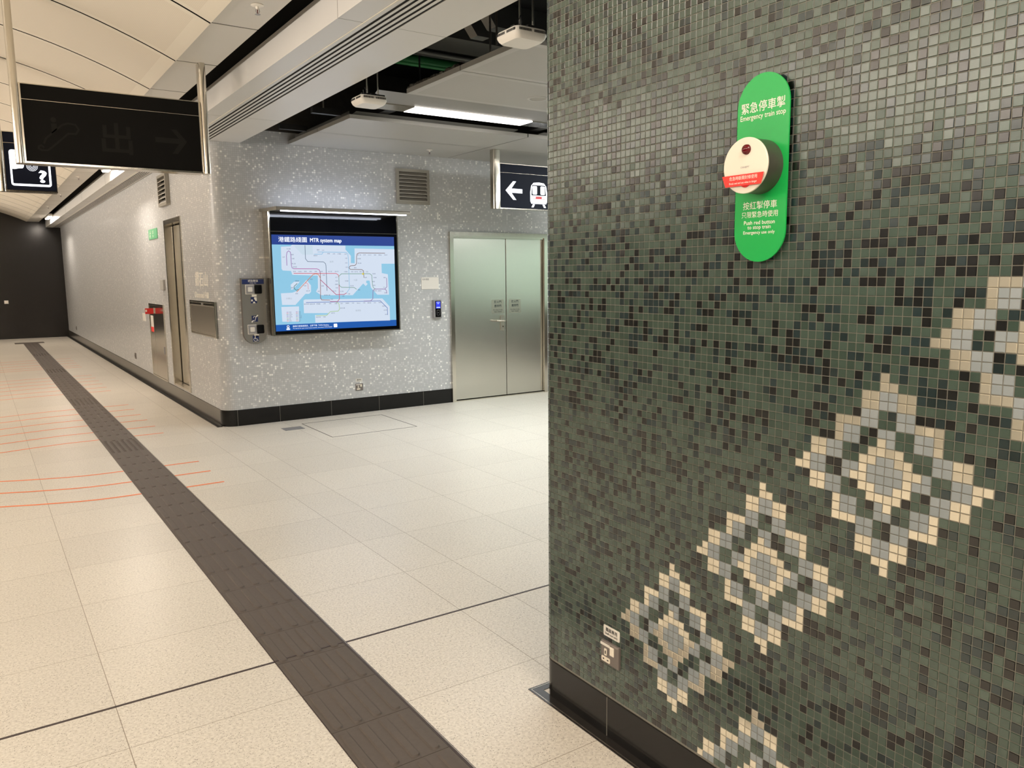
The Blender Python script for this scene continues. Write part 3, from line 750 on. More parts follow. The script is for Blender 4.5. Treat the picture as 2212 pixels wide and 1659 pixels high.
dsp.flat(rrect(-0.585, -0.545, Zc(1.003), Zc(1.018), 0.006, 4), YD - .0009, W_)
dsp.flat(rrect(-0.578, -0.552, Zc(1.022), Zc(1.05), 0.008, 4), YD - .0009, W_)
dsp.flat(rrect(-0.572, -0.558, Zc(1.030), Zc(1.045), 0.003, 4), YD - .0012, ec('22408f'))
dsp.flat(rrect(-0.06, -0.02, Zc(1.008), Zc(1.046), 0.006, 4), YD - .0009, W_)
dsp.build('map_screen', mats, case, smooth=None)
# canopy with two cool lamp strips under it and one washing the wall above
cn = MB(); yc = 7.88 - YB
cn.prism([(yc, Zc(2.214)), (yc, Zc(2.243)), (yc + 0.012, Zc(2.250)), (-0.001, Zc(2.262)), (-0.001, Zc(2.232))], x0 - 0.024, x1 - 0.02, axis='x')
cn.build('canopy', M['steel'], case)
ld = MB().box(x0 + 0.03, x1 - 0.06, yc + 0.02, yc + 0.045, Zc(2.205), Zc(2.2155))
ld.build('lamp_strip', M['led'], case)
MB().box(x0 + 0.1, x1 - 0.12, -0.20, -0.17, Zc(2.2585), Zc(2.264)).build('lamp_strip', M['led'], case)

# ------------------------------------------------------------------ help line panel
hp = thing('help_line_panel', 'grey steel help line panel with two call units beside the map case', 'intercom', (2.412, YB, 0.857))
def P(x, z): return (x - 2.412, z - 0.857)
pts = [(2.291, 1.548), (2.291, 0.975)]
for k in range(1, 16):
    a_ = PI + PI * k / 16
    pts.append((2.412 + 0.121 * math.cos(a_), 0.975 + 0.115 * math.sin(a_)))
pts += [(2.533, 0.975), (2.533, 1.548)]
MB().prism([P(*p) for p in pts], -0.045, -0.001).build('back_box', M['socket'], hp)
fp = [((x - 2.412) * 0.985 + 2.412, (z - 1.2) * 0.992 + 1.2) for x, z in pts]
MB().prism([P(*p) for p in fp], -0.05, -0.045).build('face_plate', plain('dull_steel', '8d8b86', 0.35, metal=0.5, vary=0.04, scale=6), hp)
MB().box(*[v for v in (-0.112, 0.112, -0.0512, -0.05)], P(0, 1.487)[1], P(0, 1.536)[1]).build('title_strip', M['navy'], hp)
t = MB().text('求助專線', 0, P(0, 1.508)[1], -0.0518, w=0.105, h=0.024, align='C', bold=0.01)
t.build('chinese_lettering', M['letter_white'], hp, smooth=None)
t = MB().text('Help line', 0, P(0, 1.491)[1], -0.0518, w=0.065, align='C', h=0.013)
t.build('english_lettering', M['letter_white'], hp, smooth=None)
def unit(cx, cz, lbl):
    u = MB().cbox(cx - 0.092, cx + 0.0, -0.056, -0.05, cz - 0.050, cz + 0.050, 0.003)
    uo = u.build('call_unit', M['white_plastic'], hp)
    MB().cbox(cx - 0.086, cx - 0.002, -0.060, -0.0545, cz - 0.044, cz + 0.044, 0.003).build('button_housing', M['grey_metal'], uo)
    MB().prism(rrect(cx - 0.068, cx - 0.022, cz - 0.024, cz + 0.024, 0.008), -0.066, -0.0595).build('call_button', M['white_plastic'], uo)
    MB().prism(rrect(cx + 0.004, cx + 0.078, cz - 0.045, cz + 0.045, 0.012), -0.058, -0.05).build('speaker_window', M['black_glass'], uo)
    MB().box(cx - 0.028, cx + 0.022, -0.0512, -0.05, cz - 0.076, cz - 0.053).build('note_label', M['letter_white'], uo)
unit(0.009, P(0, 1.432)[1], 'upper'); unit(0.012, P(0, 1.016)[1], 'lower')
def picto(zc, kind):
    s = 0.032
    o = MB().box(-s, s, -0.0512, -0.05, zc - s, zc + s).build('pictogram_' + kind, M['navy'], hp)
    w = MB(); y = -0.0518
    if kind == 'staff':
        w.flat([(0.004, zc + 0.03), (0.03, zc + 0.03), (0.03, zc - 0.008), (0.016, zc - 0.008), (0.012, zc + 0.004), (0.002, zc + 0.012)], y)
        w.flat([(-0.028, zc + 0.006), (-0.014, zc + 0.008), (-0.01, zc - 0.004), (-0.014, zc - 0.012), (-0.028, zc - 0.012)], y)
        w.flat([(-0.012, zc - 0.032), (0.016, zc - 0.032), (0.008, zc - 0.018), (0.0, zc - 0.012), (-0.008, zc - 0.02)], y)
    elif kind == 'hearing':
        w.stroke([(-0.016, zc + 0.006), (-0.012, zc + 0.02), (0.0, zc + 0.024), (0.01, zc + 0.016), (0.01, zc + 0.002), (0.002, zc - 0.01), (0.0, zc - 0.022), (-0.01, zc - 0.024)], 0.005, y)
        w.stroke([(0.014, zc + 0.018), (0.034, zc + 0.036)], 0.012, y).stroke([(-0.034, zc - 0.036), (-0.014, zc - 0.016)], 0.012, y)
    else:
        w.flat(disc(-0.006, zc + 0.024, 0.005, 10), y)
        w.stroke([(-0.006, zc + 0.017), (-0.005, zc - 0.003), (0.012, zc - 0.004), (0.02, zc - 0.022), (0.026, zc - 0.02)], 0.006, y)
        w.stroke([(-0.008, zc + 0.006)] + [(-0.004 + 0.018 * math.cos(math.radians(a_)), zc - 0.010 + 0.018 * math.sin(math.radians(a_))) for a_ in range(120, 350, 23)], 0.005, y)
    w.build('symbol', M['letter_white'], o, smooth=None)
picto(P(0, 1.320)[1], 'staff'); picto(P(0, 1.127)[1], 'hearing'); picto(P(0, 0.919)[1], 'wheelchair')

# ------------------------------------------------------------------ room plate and card reader
rp = thing('room_number_plate', 'small white room number plate between the map and the double door', 'sign', (4.52, YB, 1.396))
MB().cbox(-0.116, 0.116, -0.006, 0.001, 0, 0.141, 0.001).build('plate', M['white_plastic'], rp)
MB().text('LS-S22', -0.1, 0.108, -0.0066, h=0.02, w=0.083, bold=0.01).build('lettering', M['ink'], rp, smooth=None)
cr = thing('card_reader', 'narrow card reader with a glowing blue display left of the double door', 'card reader', (4.60, YB, 1.05))
MB().cbox(-0.055, 0.055, -0.04, 0.001, 0, 0.215, 0.006).build('housing', M['grey_metal'], cr)
MB().cbox(-0.037, 0.037, -0.045, -0.04, 0.012, 0.205, 0.002).build('front', M['black_glass'], cr)
MB().box(-0.030, 0.030, -0.0462, -0.045, 0.115, 0.198).build('display', M['reader'], cr)
MB().box(-0.024, 0.026, -0.0468, -0.0462, 0.12, 0.134).box(-0.022, 0.022, -0.0468, -0.0462, 0.186, 0.193).prism([(-0.018, 0.178), (0.018, 0.178), (0.0, 0.166)], -0.0468, -0.0462).build('display_text', M['reader_lit'], cr)
kp = MB().stroke([(-0.018, 0.035), (0.018, 0.035), (0.018, 0.095), (-0.018, 0.095), (-0.018, 0.035)], 0.0015, -0.0455).flat(disc(0, 0.065, 0.004, 10), -0.0455)
kp.build('reader_mark', M['grey_metal'], cr, smooth=None)

# ------------------------------------------------------------------ sockets with staff notices
def socket(loc, rz, label, nlabel, gap=0.02):
    o = thing('power_socket', label, 'socket', loc, rz)
    MB().cbox(-0.0435, 0.0435, -0.012, 0.001, -0.038, 0.038, 0.004).build('face_plate', M['socket'], o)
    MB().box(-0.043, 0.004, -0.0126, -0.012, 0.024, 0.033).build('label_strip', M['white_plastic'], o)
    MB().cbox(0.007, 0.025, -0.018, -0.012, 0.002, 0.031, 0.003).build('switch', M['cream_metal'], o)
    pl = MB().prism(rrect(-0.023, -0.010, -0.008, 0.016, 0.003, 3), -0.0135, -0.012).prism(rrect(-0.036, 0.006, -0.030, -0.013, 0.004, 3), -0.0135, -0.012)
    po = pl.build('pin_insert', M['cream_metal'], o)
    for q in ((-0.0185, -0.0145, -0.002, 0.009), (-0.029, -0.022, -0.0235, -0.0195), (-0.008, -0.001, -0.0235, -0.0195)): MB().box(q[0], q[1], -0.014, -0.0134, q[2], q[3]).build('pin_slot', M['void'], po)
    n = thing('staff_notice', nlabel, 'notice', (loc[0], loc[1], loc[2] + 0.038 + gap), rz)
    MB().prism(rrect(-0.0395, 0.0395, 0, 0.037, 0.004, 3), -0.002, -0.0003).build('plate', M['white_plastic'], n)
    MB().text('職員專用', 0, 0.017, -0.0026, w=0.056, h=0.014, align='C', bold=0.01).build('chinese_lettering', M['ink'], n, smooth=None)
    MB().text('Staff use only', 0, 0.0045, -0.0026, w=0.062, h=0.0095, align='C', bold=0.01).build('english_lettering', M['ink'], n, smooth=None)
socket((XR - 0.0012, 1.872, 0.308), RZ, 'bronze power socket low on the green mosaic wall', 'white staff use only plate above the socket on the green mosaic wall', 0.016)
socket((3.572, YB, 0.298), 0, 'power socket low on the grey mosaic wall below the map', 'white staff use only plate above the socket below the map', 0.022)
for y, s in ((13.785, 'nearer to the hose cabinet'), (22.57, 'near the black hoarding')):
    o = thing('wall_outlet', 'small grey outlet low on the corridor wall, ' + s, 'outlet', (XL, y, 0.33), RZ)
    MB().cbox(-0.05, 0.05, -0.012, 0.001, -0.045, 0.045, 0.003).build('face_plate', M['socket'], o)
    MB().box(-0.02, 0.02, -0.0135, -0.012, -0.02, 0.02).build('insert', M['ink'], o)

# ------------------------------------------------------------------ things on the corridor wall
gs = thing('exit_sign', 'small green running figure exit plate high on the corridor wall', 'sign', (XL, 11.61, 2.075), RZ)
MB().cbox(-0.30, 0.30, -0.008, 0.001, 0, 0.135, 0.002).build('plate', M['sign_green'], gs)
t = MB().text('出口', -0.02, 0.07, -0.0088, h=0.045, bold=0.01).text('Exit', -0.02, 0.025, -0.0088, h=0.035)
t.flat(disc(-0.165, 0.112, 0.012, 10), -0.0088).stroke([(-0.17, 0.098), (-0.18, 0.06), (-0.16, 0.04), (-0.165, 0.015)], 0.016, -0.0088).stroke([(-0.18, 0.06), (-0.21, 0.045), (-0.235, 0.03)], 0.014, -0.0088).stroke([(-0.172, 0.095), (-0.2, 0.085), (-0.21, 0.065)], 0.01, -0.0088).stroke([(-0.17, 0.095), (-0.145, 0.08), (-0.13, 0.085)], 0.01, -0.0088)
t.build('symbol', M['letter_white'], gs, smooth=None)
sw = thing('wall_plate', 'blank cream wall plate left of the recessed steel door', 'plate', (XL, 11.13, 1.405), RZ)
MB().cbox(-0.10, 0.10, -0.03, 0.001, 0, 0.13, 0.004).build('cover', M['white_panel'], sw)

fh = thing('hose_reel_cabinet', 'tall stainless steel hose reel cabinet set flush in the corridor wall', 'cabinet', (XL, 11.74, 0.178), RZ)
w2 = 0.515; h2 = 1.027
fm = MB()
for a_ in ((-w2, -w2 + 0.02, 0, h2), (w2 - 0.02, w2, 0, h2), (-w2 + 0.02, w2 - 0.02, h2 - 0.02, h2), (-w2 + 0.02, w2 - 0.02, 0, 0.02)): fm.box(a_[0], a_[1], -0.016, 0.001, a_[2], a_[3])
fm.build('frame', M['steel_bright'], fh)
dr = MB().cbox(-w2 + 0.022, -0.162, -0.013, -0.001, 0.022, h2 - 0.022, 0.002).build('door', M['steel_bright'], fh)
MB().cbox(-w2 + 0.09, -0.23, -0.0145, -0.013, 0.63, 0.86, 0.0005).build('instruction_label', M['white_plastic'], dr)
MB().box(-w2 + 0.09, -0.23, -0.0152, -0.0145, 0.63, 0.70).build('label_band', M['red_label'], dr)
dr2 = MB().cbox(-0.156, w2 - 0.022, -0.013, -0.001, 0.022, h2 - 0.022, 0.002).build('door', M['steel_bright'], fh)
MB().cbox(w2 - 0.09, w2 - 0.05, -0.025, -0.013, 0.37, 0.47, 0.004).build('latch', M['grey_metal'], dr2)
fl = thing('projecting_sign', 'small red projecting sign at the top of the hose reel cabinet', 'sign', (XL - 0.012, 11.86, 1.068), RZ)
MB().box(-0.006, 0.006, -0.118, -0.012, 0, 0.078).build('panel', M['red'], fl)
MB().box(-0.012, 0.012, -0.012, 0.001, 0.005, 0.08).build('bracket', M['steel'], fl)
t = MB().add([(0.0066, -0.115, 0.03), (0.0066, -0.095, 0.03), (0.0066, -0.095, 0.06), (0.0066, -0.115, 0.06)], [(0, 1, 2, 3)])
t.build('symbol', M['letter_white'], fl, smooth=None)
wl = thing('wall_label', 'narrow white label on the corridor wall left of the hose reel cabinet', 'label', (XL, 12.77, 0.93), RZ)
MB().cbox(-0.11, 0.11, -0.004, 0.001, 0, 0.115, 0.001).build('plate', M['white_plastic'], wl)
nm = thing('station_name', 'raised cream station name lettering above the steel hatch near the wall corner', 'lettering', (XL, 9.07, 1.33), RZ)
MB().text('鑽石山', -0.275, 0.13, 0.001, h=0.165, w=0.57, bold=0.0, depth=0.004).build('chinese_lettering', M['letter_cream'], nm, smooth=20)
MB().text('Diamond Hill', -0.325, 0.008, 0.001, h=0.065, w=0.62, depth=0.004).build('english_lettering', M['letter_cream'], nm, smooth=20)
ht = thing('access_hatch', 'stainless steel flap hatch with a hinged top rail near the wall corner', 'hatch', (XL, 9.07, 0.931), RZ)
w3 = 0.57; h3 = 0.375
fm = MB()
for a_ in ((-w3, -w3 + 0.018, 0, h3), (w3 - 0.018, w3, 0, h3), (-w3 + 0.018, w3 - 0.018, h3 - 0.012, h3), (-w3 + 0.018, w3 - 0.018, 0, 0.012)): fm.box(a_[0], a_[1], -0.014, 0.001, a_[2], a_[3])
fm.build('frame', M['steel_bright'], ht)
MB().cbox(-w3 + 0.02, w3 - 0.02, -0.012, -0.001, 0.036, 0.322, 0.002).build('flap', M['steel'], ht)
MB().cbox(-w3 + 0.02, w3 - 0.02, -0.018, -0.001, 0.328, 0.360, 0.004).build('top_rail', M['steel_bright'], ht)
MB().cbox(-w3 + 0.02, w3 - 0.02, -0.010, -0.001, 0.014, 0.032, 0.002).build('bottom_rail', M['steel'], ht)
MB().lathe([(0.012, 0), (0.012, -0.008), (0.005, -0.01)], (0.06, -0.018, 0.344), 'y', 14).build('lock', M['grey_metal'], ht)

# small white box on the black hoarding
wb = thing('switch_box', 'small white switch box on the black hoarding at the far end', 'switch', (0.674, YF, 0.925))
MB().cbox(-0.047, 0.047, -0.035, 0.001, 0, 0.085, 0.008).build('cover', M['white_plastic'], wb)
MB().cbox(-0.015, 0.015, -0.042, -0.035, 0.025, 0.06, 0.003).build('rocker', M['cream_metal'], wb)

# ------------------------------------------------------------------ emergency train stop
em = thing('emergency_train_stop', 'bright green upright plate with a round emergency train stop button', 'emergency button', (XR, 1.315, 1.8135), RZ)
hw = 0.0775; hh = 0.2275
pts = []
for cz, a0 in ((hh - hw, 0), (-hh + hw, 180)):
    for k in range(25):
        a_ = math.radians(a0 + 180 * k / 24); pts.append((hw * math.cos(a_), cz + hw * math.sin(a_)))
MB().prism(pts, -0.0185, -0.0145).build('back_plate', M['plate_green'], em)
for sx, sz in ((0, 0.17), (0, -0.17), (0, 0.05), (0, -0.05)): MB().lathe([(0.008, -0.0145), (0.008, 0.001)], (sx, 0, sz), 'y', 12).build('spacer', M['dark_metal'], em)
yt = -0.0191
def em_z(z): return z - 1.8135
for nm_, txt, z_, w_, h_, bo in (('chinese_title', '緊急停車掣', 1.951, 0.130, 0.026, 0.006), ('english_title', 'Emergency train stop', 1.931, 0.135, 0.0165, 0.008), ('chinese_lettering', '按紅掣停車', 1.716, 0.103, 0.0195, 0.0),
                             ('chinese_lettering', '只限緊急時使用', 1.6955, 0.110, 0.0155, 0.0), ('english_lettering', 'Push red button', 1.6785, 0.094, 0.0098, 0.008), ('english_lettering', 'to stop train', 1.6643, 0.071, 0.0118, 0.008), ('english_lettering', 'Emergency use only', 1.6525, 0.096, 0.0105, 0.008)):
    MB().text(txt, 0, em_z(z_), yt, w=w_, h=h_, align='C', bold=bo).build(nm_, M['letter_white'], em, smooth=None)
cz = 0.0035
MB().lathe([(0.0655, -0.0185), (0.0655, -0.072)], (0, 0, cz), 'y', 64).build('button_housing', M['housing'], em)
cov = MB().lathe([(0.0655, -0.072), (0.0665, -0.0735), (0.0665, -0.0768), (0.0655, -0.078), (0.001, -0.0782)], (0, 0, cz), 'y', 64).build('button_cover', M['cream_metal'], em)
MB().lathe([(0.0125, -0.078), (0.0115, -0.0835), (0.008, -0.087), (0.003, -0.0888)], (0.004, 0, cz + 0.037), 'y', 28).build('indicator_lens', M['red_lens'], cov)
MB().text('DIHEPT', 0.001, cz - 0.006, -0.0788, w=0.026, h=0.004, align='C').build('maker_mark', M['grey_metal'], cov, smooth=None)
MB().lathe([(0.0155, -0.078), (0.0155, -0.081), (0.013, -0.0825)], (0.0035, 0, cz - 0.037), 'y', 32).build('push_button', M['red'], cov)
rb = [(-0.0655, cz - 0.021), (0.0605, cz - 0.021), (0.0535, cz - 0.048), (-0.0545, cz - 0.048)]
ro = MB().prism(rb, -0.0838, -0.0828).build('seal_strip', M['red_label'], cov)
t = MB().text('危急時斷開封條使用', 0, cz - 0.0335, -0.0842, w=0.084, h=0.0095, align='C', bold=0.0).build('chinese_lettering', M['letter_white'], ro, smooth=None)
t = MB().text('Break seal and use when in danger', 0, cz - 0.0445, -0.0842, w=0.084, h=0.0065, align='C', bold=0.006)
t.build('english_lettering', M['letter_white'], ro, smooth=None)
# ------------------------------------------------------------------ hanging signs
def post(x0, x1, z0, z1, parent, y0=-0.05, y1=0.05):
    r = 0.016; pts = []
    mb = MB()
    for cx, cy, a0 in ((x1 - r, y1 - r, 0), (x0 + r, y1 - r, 90), (x0 + r, y0 + r, 180), (x1 - r, y0 + r, 270)):
        for k in range(5):
            a_ = math.radians(a0 + 22.5 * k); pts.append((cx + r * math.cos(a_), cy + r * math.sin(a_)))
    mb.prism(pts, z0, z1, axis='z')
    return mb.build('post', M['steel_bright'], parent)

s1 = thing('hanging_sign', 'long unlit black hanging sign with faint escalator, exit and arrow pictograms', 'sign', (0.889, 6.072, 2.298))
ox, oz = 0.889, 2.298
MB().box(0.350 - ox, 1.428 - ox, -0.006, 0.09, 0.012, 0.492).build('panel', M['sign_black'], s1)
fm = MB().box(0.338 - ox, 1.438 - ox, -0.02, 0.10, 0.0, 0.012).box(0.338 - ox, 1.438 - ox, -0.012, 0.10, 0.492, 0.498).box(0.338 - ox, 0.350 - ox, -0.012, 0.10, 0.012, 0.492).box(1.428 - ox, 1.438 - ox, -0.012, 0.10, 0.012, 0.492)
fm.build('frame', M['steel_bright'], s1)
MB().box(0.350 - ox, 1.428 - ox, -0.0075, -0.006, 0.3975, 0.4005).build('divider', M['steel_bright'], s1)
post(0.292 - ox, 0.338 - ox, -0.005, vz(0.31) - oz, s1); post(1.438 - ox, 1.484 - ox, -0.002, 3.057 - oz, s1)
y = -0.0068
es = MB().stroke([(0.455 - ox, 0.105), (0.440 - ox, 0.118), (0.425 - ox, 0.112), (0.424 - ox, 0.098), (0.44 - ox, 0.088), (0.475 - ox, 0.09), (0.505 - ox, 0.115), (0.60 - ox, 0.205), (0.645 - ox, 0.207), (0.662 - ox, 0.235), (0.645 - ox, 0.265), (0.60 - ox, 0.27), (0.565 - ox, 0.255), (0.47 - ox, 0.165), (0.455 - ox, 0.13)], 0.012, y)
es.flat(disc(0.52 - ox, 0.285, 0.017, 14), y).flat([(0.505 - ox, 0.262), (0.537 - ox, 0.262), (0.537 - ox, 0.225), (0.505 - ox, 0.195)], y)
es.build('escalator_pictogram', M['unlit'], s1, smooth=None)
MB().text('出', 0.888 - ox, 0.095, y, h=0.205, w=0.19, align='C', bold=0.015).build('exit_lettering', M['unlit'], s1, smooth=None)
MB().flat([(1.13 - ox, 0.195), (1.13 - ox, 0.23), (1.285 - ox, 0.23), (1.235 - ox, 0.29), (1.272 - ox, 0.29), (1.338 - ox, 0.213), (1.272 - ox, 0.125), (1.235 - ox, 0.125), (1.285 - ox, 0.195)], y).build('arrow', M['unlit'], s1, smooth=None)

s2 = thing('hanging_sign', 'square black hanging sign lit with a help point symbol and question mark', 'sign', (0.487, 8.05, 2.298))
ox = 0.487
MB().box(0.303 - ox, 0.671 - ox, -0.006, 0.09, 0.012, 0.488).build('panel', M['sign_navy'], s2)
MB().box(0.297 - ox, 0.676 - ox, -0.02, 0.10, 0, 0.012).box(0.297 - ox, 0.676 - ox, -0.012, 0.10, 0.488, 0.494).box(0.297 - ox, 0.303 - ox, -0.012, 0.1, 0.012, 0.488).box(0.671 - ox, 0.676 - ox, -0.012, 0.1, 0.012, 0.488).build('frame', M['steel_bright'], s2)
MB().box(0.303 - ox, 0.671 - ox, -0.0075, -0.006, 0.3985, 0.4015).build('divider', M['steel_bright'], s2)
post(0.250 - ox, 0.297 - ox, -0.004, vz(0.27) - 2.298, s2)
o_ = rrect(0.339 - ox, 0.636 - ox, 0.049, 0.346, 0.022, 5); i_ = rrect(0.353 - ox, 0.620 - ox, 0.067, 0.330, 0.008, 5)
rg = MB(); n = len(o_)
rg.add([(p[0], -0.0072, p[1]) for p in o_ + i_], [(k, (k + 1) % n, n + (k + 1) % n, n + k) for k in range(n)])
rg.flat([(0.345 - ox, 0.340), (0.455 - ox, 0.340), (0.452 - ox, 0.305), (0.435 - ox, 0.285), (0.452 - ox, 0.262), (0.44 - ox, 0.25), (0.444 - ox, 0.232), (0.438 - ox, 0.205), (0.43 - ox, 0.196), (0.405 - ox, 0.194), (0.372 - ox, 0.186), (0.35 - ox, 0.188)], -0.0074)
for k, rr_ in enumerate((0.010, 0.020, 0.030, 0.040)):
    for q in range(6 + 6 * k):
        a_ = 2 * PI * q / (6 + 6 * k); rg.flat(disc(0.500 - ox + rr_ * math.cos(a_), 0.218 + rr_ * math.sin(a_), 0.0032, 6), -0.0074)
rg.text('?', 0.574 - ox, 0.082, -0.0074, h=0.105, w=0.062, align='C', bold=0.03)
rg.build('help_symbol', M['lit'], s2, smooth=None)

s3 = thing('hanging_sign', 'black hanging sign with a lit left arrow and train symbol beside the green wall', 'sign', (5.4, 7.62, 2.298))
ox = 5.4
MB().box(5.0 - ox, 6.55 - ox, -0.006, 0.09, 0.012, 0.496).build('panel', M['sign_navy'], s3)
MB().box(4.985 - ox, 6.56 - ox, -0.02, 0.10, 0, 0.012).box(4.985 - ox, 6.56 - ox, -0.012, 0.10, 0.496, 0.502).box(4.985 - ox, 5.0 - ox, -0.012, 0.10, 0.012, 0.496).box(6.55 - ox, 6.56 - ox, -0.012, 0.10, 0.012, 0.496).build('frame', M['steel_bright'], s3)
MB().box(5.0 - ox, 6.55 - ox, -0.0075, -0.006, 0.4005, 0.4035).build('divider', M['steel_bright'], s3)
post(4.895 - ox, 4.985 - ox, -0.004, 2.942 - 2.298, s3, -0.045, 0.045); post(6.56 - ox, 6.65 - ox, -0.004, 2.942 - 2.298, s3, -0.045, 0.045)
y = -0.0072
MB().flat([(5.075 - ox, 0.208), (5.178 - ox, 0.312), (5.220 - ox, 0.312), (5.155 - ox, 0.231), (5.305 - ox, 0.229), (5.305 - ox, 0.182), (5.155 - ox, 0.184), (5.222 - ox, 0.106), (5.180 - ox, 0.106)], y).build('arrow', M['lit'], s3, smooth=None)
tr = MB(); c = 5.538 - ox
tr.flat([(c - 0.12, 0.10), (c - 0.105, 0.073), (c + 0.105, 0.073), (c + 0.12, 0.10), (c + 0.122, 0.20), (c + 0.108, 0.275), (c + 0.075, 0.31), (c, 0.318), (c - 0.075, 0.31), (c - 0.108, 0.275), (c - 0.122, 0.20)], y)
tr.flat([(c - 0.085, 0.066), (c - 0.055, 0.066), (c - 0.075, 0.032), (c - 0.105, 0.032)], y).flat([(c + 0.085, 0.066), (c + 0.055, 0.066), (c + 0.075, 0.032), (c + 0.105, 0.032)], y)
tro = tr.build('train_symbol', M['lit'], s3, smooth=None)
MB().flat([(c - 0.105, 0.168), (c + 0.105, 0.168), (c + 0.092, 0.285), (c - 0.092, 0.285)], y - .0006).build('train_window', M['sign_navy'], tro, smooth=None)
MB().flat(rrect(c - 0.088, c - 0.025, 0.178, 0.275, 0.012, 4), y - .0012).build('train_pane', M['lit'], tro, smooth=None)
MB().flat(rrect(c + 0.025, c + 0.088, 0.178, 0.275, 0.012, 4), y - .0012).build('train_pane', M['lit'], tro, smooth=None)
MB().flat([(c - 0.095, 0.128), (c + 0.095, 0.128), (c + 0.095, 0.158), (c - 0.095, 0.158)], y - .0006).build('train_bumper', M['lit_red'], tro, smooth=None)
MB().flat([(c - 0.093, 0.133), (c - 0.045, 0.133), (c - 0.045, 0.153), (c - 0.093, 0.153)], y - .0012).build('train_lamp', M['lit'], tro, smooth=None)
MB().flat([(c + 0.093, 0.133), (c + 0.045, 0.133), (c + 0.045, 0.153), (c + 0.093, 0.153)], y - .0012).build('train_lamp', M['lit'], tro, smooth=None)

# ------------------------------------------------------------------ wireless access points in the open ceiling
def access_point(cx, cy, label, ang, zt=3.70):
    o = thing('wireless_access_point', label, 'access point', (cx, cy, 2.80), ang)
    s = 0.105; prof = [(0.0, 0.82), (0.012, 0.93), (0.03, 1.0), (0.052, 0.985), (0.060, 0.94)]
    vs, fs = [], []
    for z, k in prof:
        for p in rrect(-s * k, s * k, -s * k, s * k, 0.03, 4): vs.append((p[0], p[1], z))
    n = 20
    for i in range(len(prof) - 1):
        for q in range(n): fs.append((i * n + q, i * n + (q + 1) % n, (i + 1) * n + (q + 1) % n, (i + 1) * n + q))
    fs += [tuple(range(n - 1, -1, -1)), tuple((len(prof) - 1) * n + q for q in range(n))]
    MB().add(vs, fs).build('housing', M['white_plastic'], o)
    for a_ in (0, 1):
        g = MB()
        for k in range(22):
            if k in (10, 11): continue
            t_ = -0.085 + 0.17 * k / 21
            if a_ == 0: g.box(t_ - 0.0022, t_ + 0.0022, -s * 1.006, -s * 0.99, 0.037, 0.050)
            else: g.box(-s * 1.006, -s * 0.99, t_ - 0.0022, t_ + 0.0022, 0.037, 0.050)
        g.build('vent_slot', M['ink'], o)
    MB().box(-0.06, 0.12, -0.02, 0.02, 0.066, 0.088).box(-0.02, 0.02, -0.09, 0.07, 0.062, 0.075).build('bracket', M['dark_metal'], o)
    for dx in (-0.012, 0.075): MB().tube([(dx, 0.0, 0.07), (dx, 0.0, zt - 2.80)], 0.006, 8).build('hanger_rod', M['steel'], o)
    MB().tube([(-0.075, -0.085, 0.055), (-0.085, -0.095, 0.085), (-0.07, -0.09, 0.11), (-0.05, -0.07, 0.09), (-0.055, -0.08, 0.05)], 0.003, 6).build('cable', M['ink'], o)
access_point(2.53, 5.60, 'white square wireless access point beside the lit ceiling trough', 0.0)
access_point(2.575, 3.69, 'larger looking white wireless access point nearest the green wall', 0.0)

# ------------------------------------------------------------------ services in the open ceiling
def conduit(y, z, x0, x1, r, mat, label, name='conduit', cat='conduit', group=None):
    o = MB().tube([(x0, y, z), (x1, y, z)], r, 12).build(name, M[mat]); return tag(o, label, cat, group)
conduit(6.50, 3.45, 2.4, 7.5, 0.035, 'green_pipe', 'green conduit in the dark open ceiling, farther of two')
conduit(6.64, 3.455, 2.4, 7.5, 0.032, 'green_pipe', 'green conduit in the dark open ceiling, nearer the map wall')
conduit(6.28, 3.45, 2.4, 7.5, 0.03, 'galv', 'grey conduit beside the green conduits in the dark open ceiling')
o = MB().box(3.2, 7.8, 5.75, 6.12, 3.44, 3.785).build('air_duct', M['galv']); tag(o, 'grey metal air duct above the perforated ceiling panels', 'duct')
o = MB().prism([(3.26, 3.785), (3.26, 3.45), (3.33, 3.36), (3.44, 3.36), (3.44, 3.785)], 5.10, 5.22).build('duct_bracket', M['galv']); tag(o, 'bent grey metal bracket hanging in the open ceiling, nearer of two', 'bracket')
o = MB().prism([(3.26, 3.785), (3.26, 3.45), (3.33, 3.36), (3.44, 3.36), (3.44, 3.785)], 5.36, 5.46).build('duct_bracket', M['galv']); tag(o, 'bent grey metal bracket hanging in the open ceiling, farther of two', 'bracket')
ct = thing('cable_tray', 'black cable tray running above the opening beside the beam', 'cable tray', (3.75, 3.7, 3.62))
for sx in (-0.10, 0.10): MB().box(sx - 0.004, sx + 0.004, -1.3, 1.3, 0, 0.16).build('rail', M['dark_metal'], ct)
for k in range(7): MB().box(-0.10, 0.10, -1.2 + 0.385 * k - 0.012, -1.2 + 0.385 * k + 0.012, 0.0, 0.008).build('rung', M['dark_metal'], ct)
for k, (dx, r_) in enumerate(((-0.06, 0.012), (-0.03, 0.014), (0.005, 0.011), (0.04, 0.015))):
    MB().tube([(dx + 0.012 * math.sin(i * 1.3 + k), -1.3 + 0.2 * i, 0.008 + r_) for i in range(14)], r_, 8).build('cable', M['dark_metal'], ct)
for k, (x, y) in enumerate(((2.91, 4.45), (2.97, 4.62), (2.52, 7.3), (2.74, 7.05))):
    o = MB().tube([(x, y, 3.02 if y < 5 else 3.05), (x, y, 3.78)], 0.007, 8).build('hanger_rod', M['steel']); tag(o, 'thin threaded steel hanger rod in the dark open ceiling', 'rod', 'hanger rods in the open ceiling')
o = MB().box(2.372, 7.9, YB + 0.0, YB + 0.12, 3.062, 3.78).build('wall_back_upper', M['concrete']); o['kind'] = 'structure'
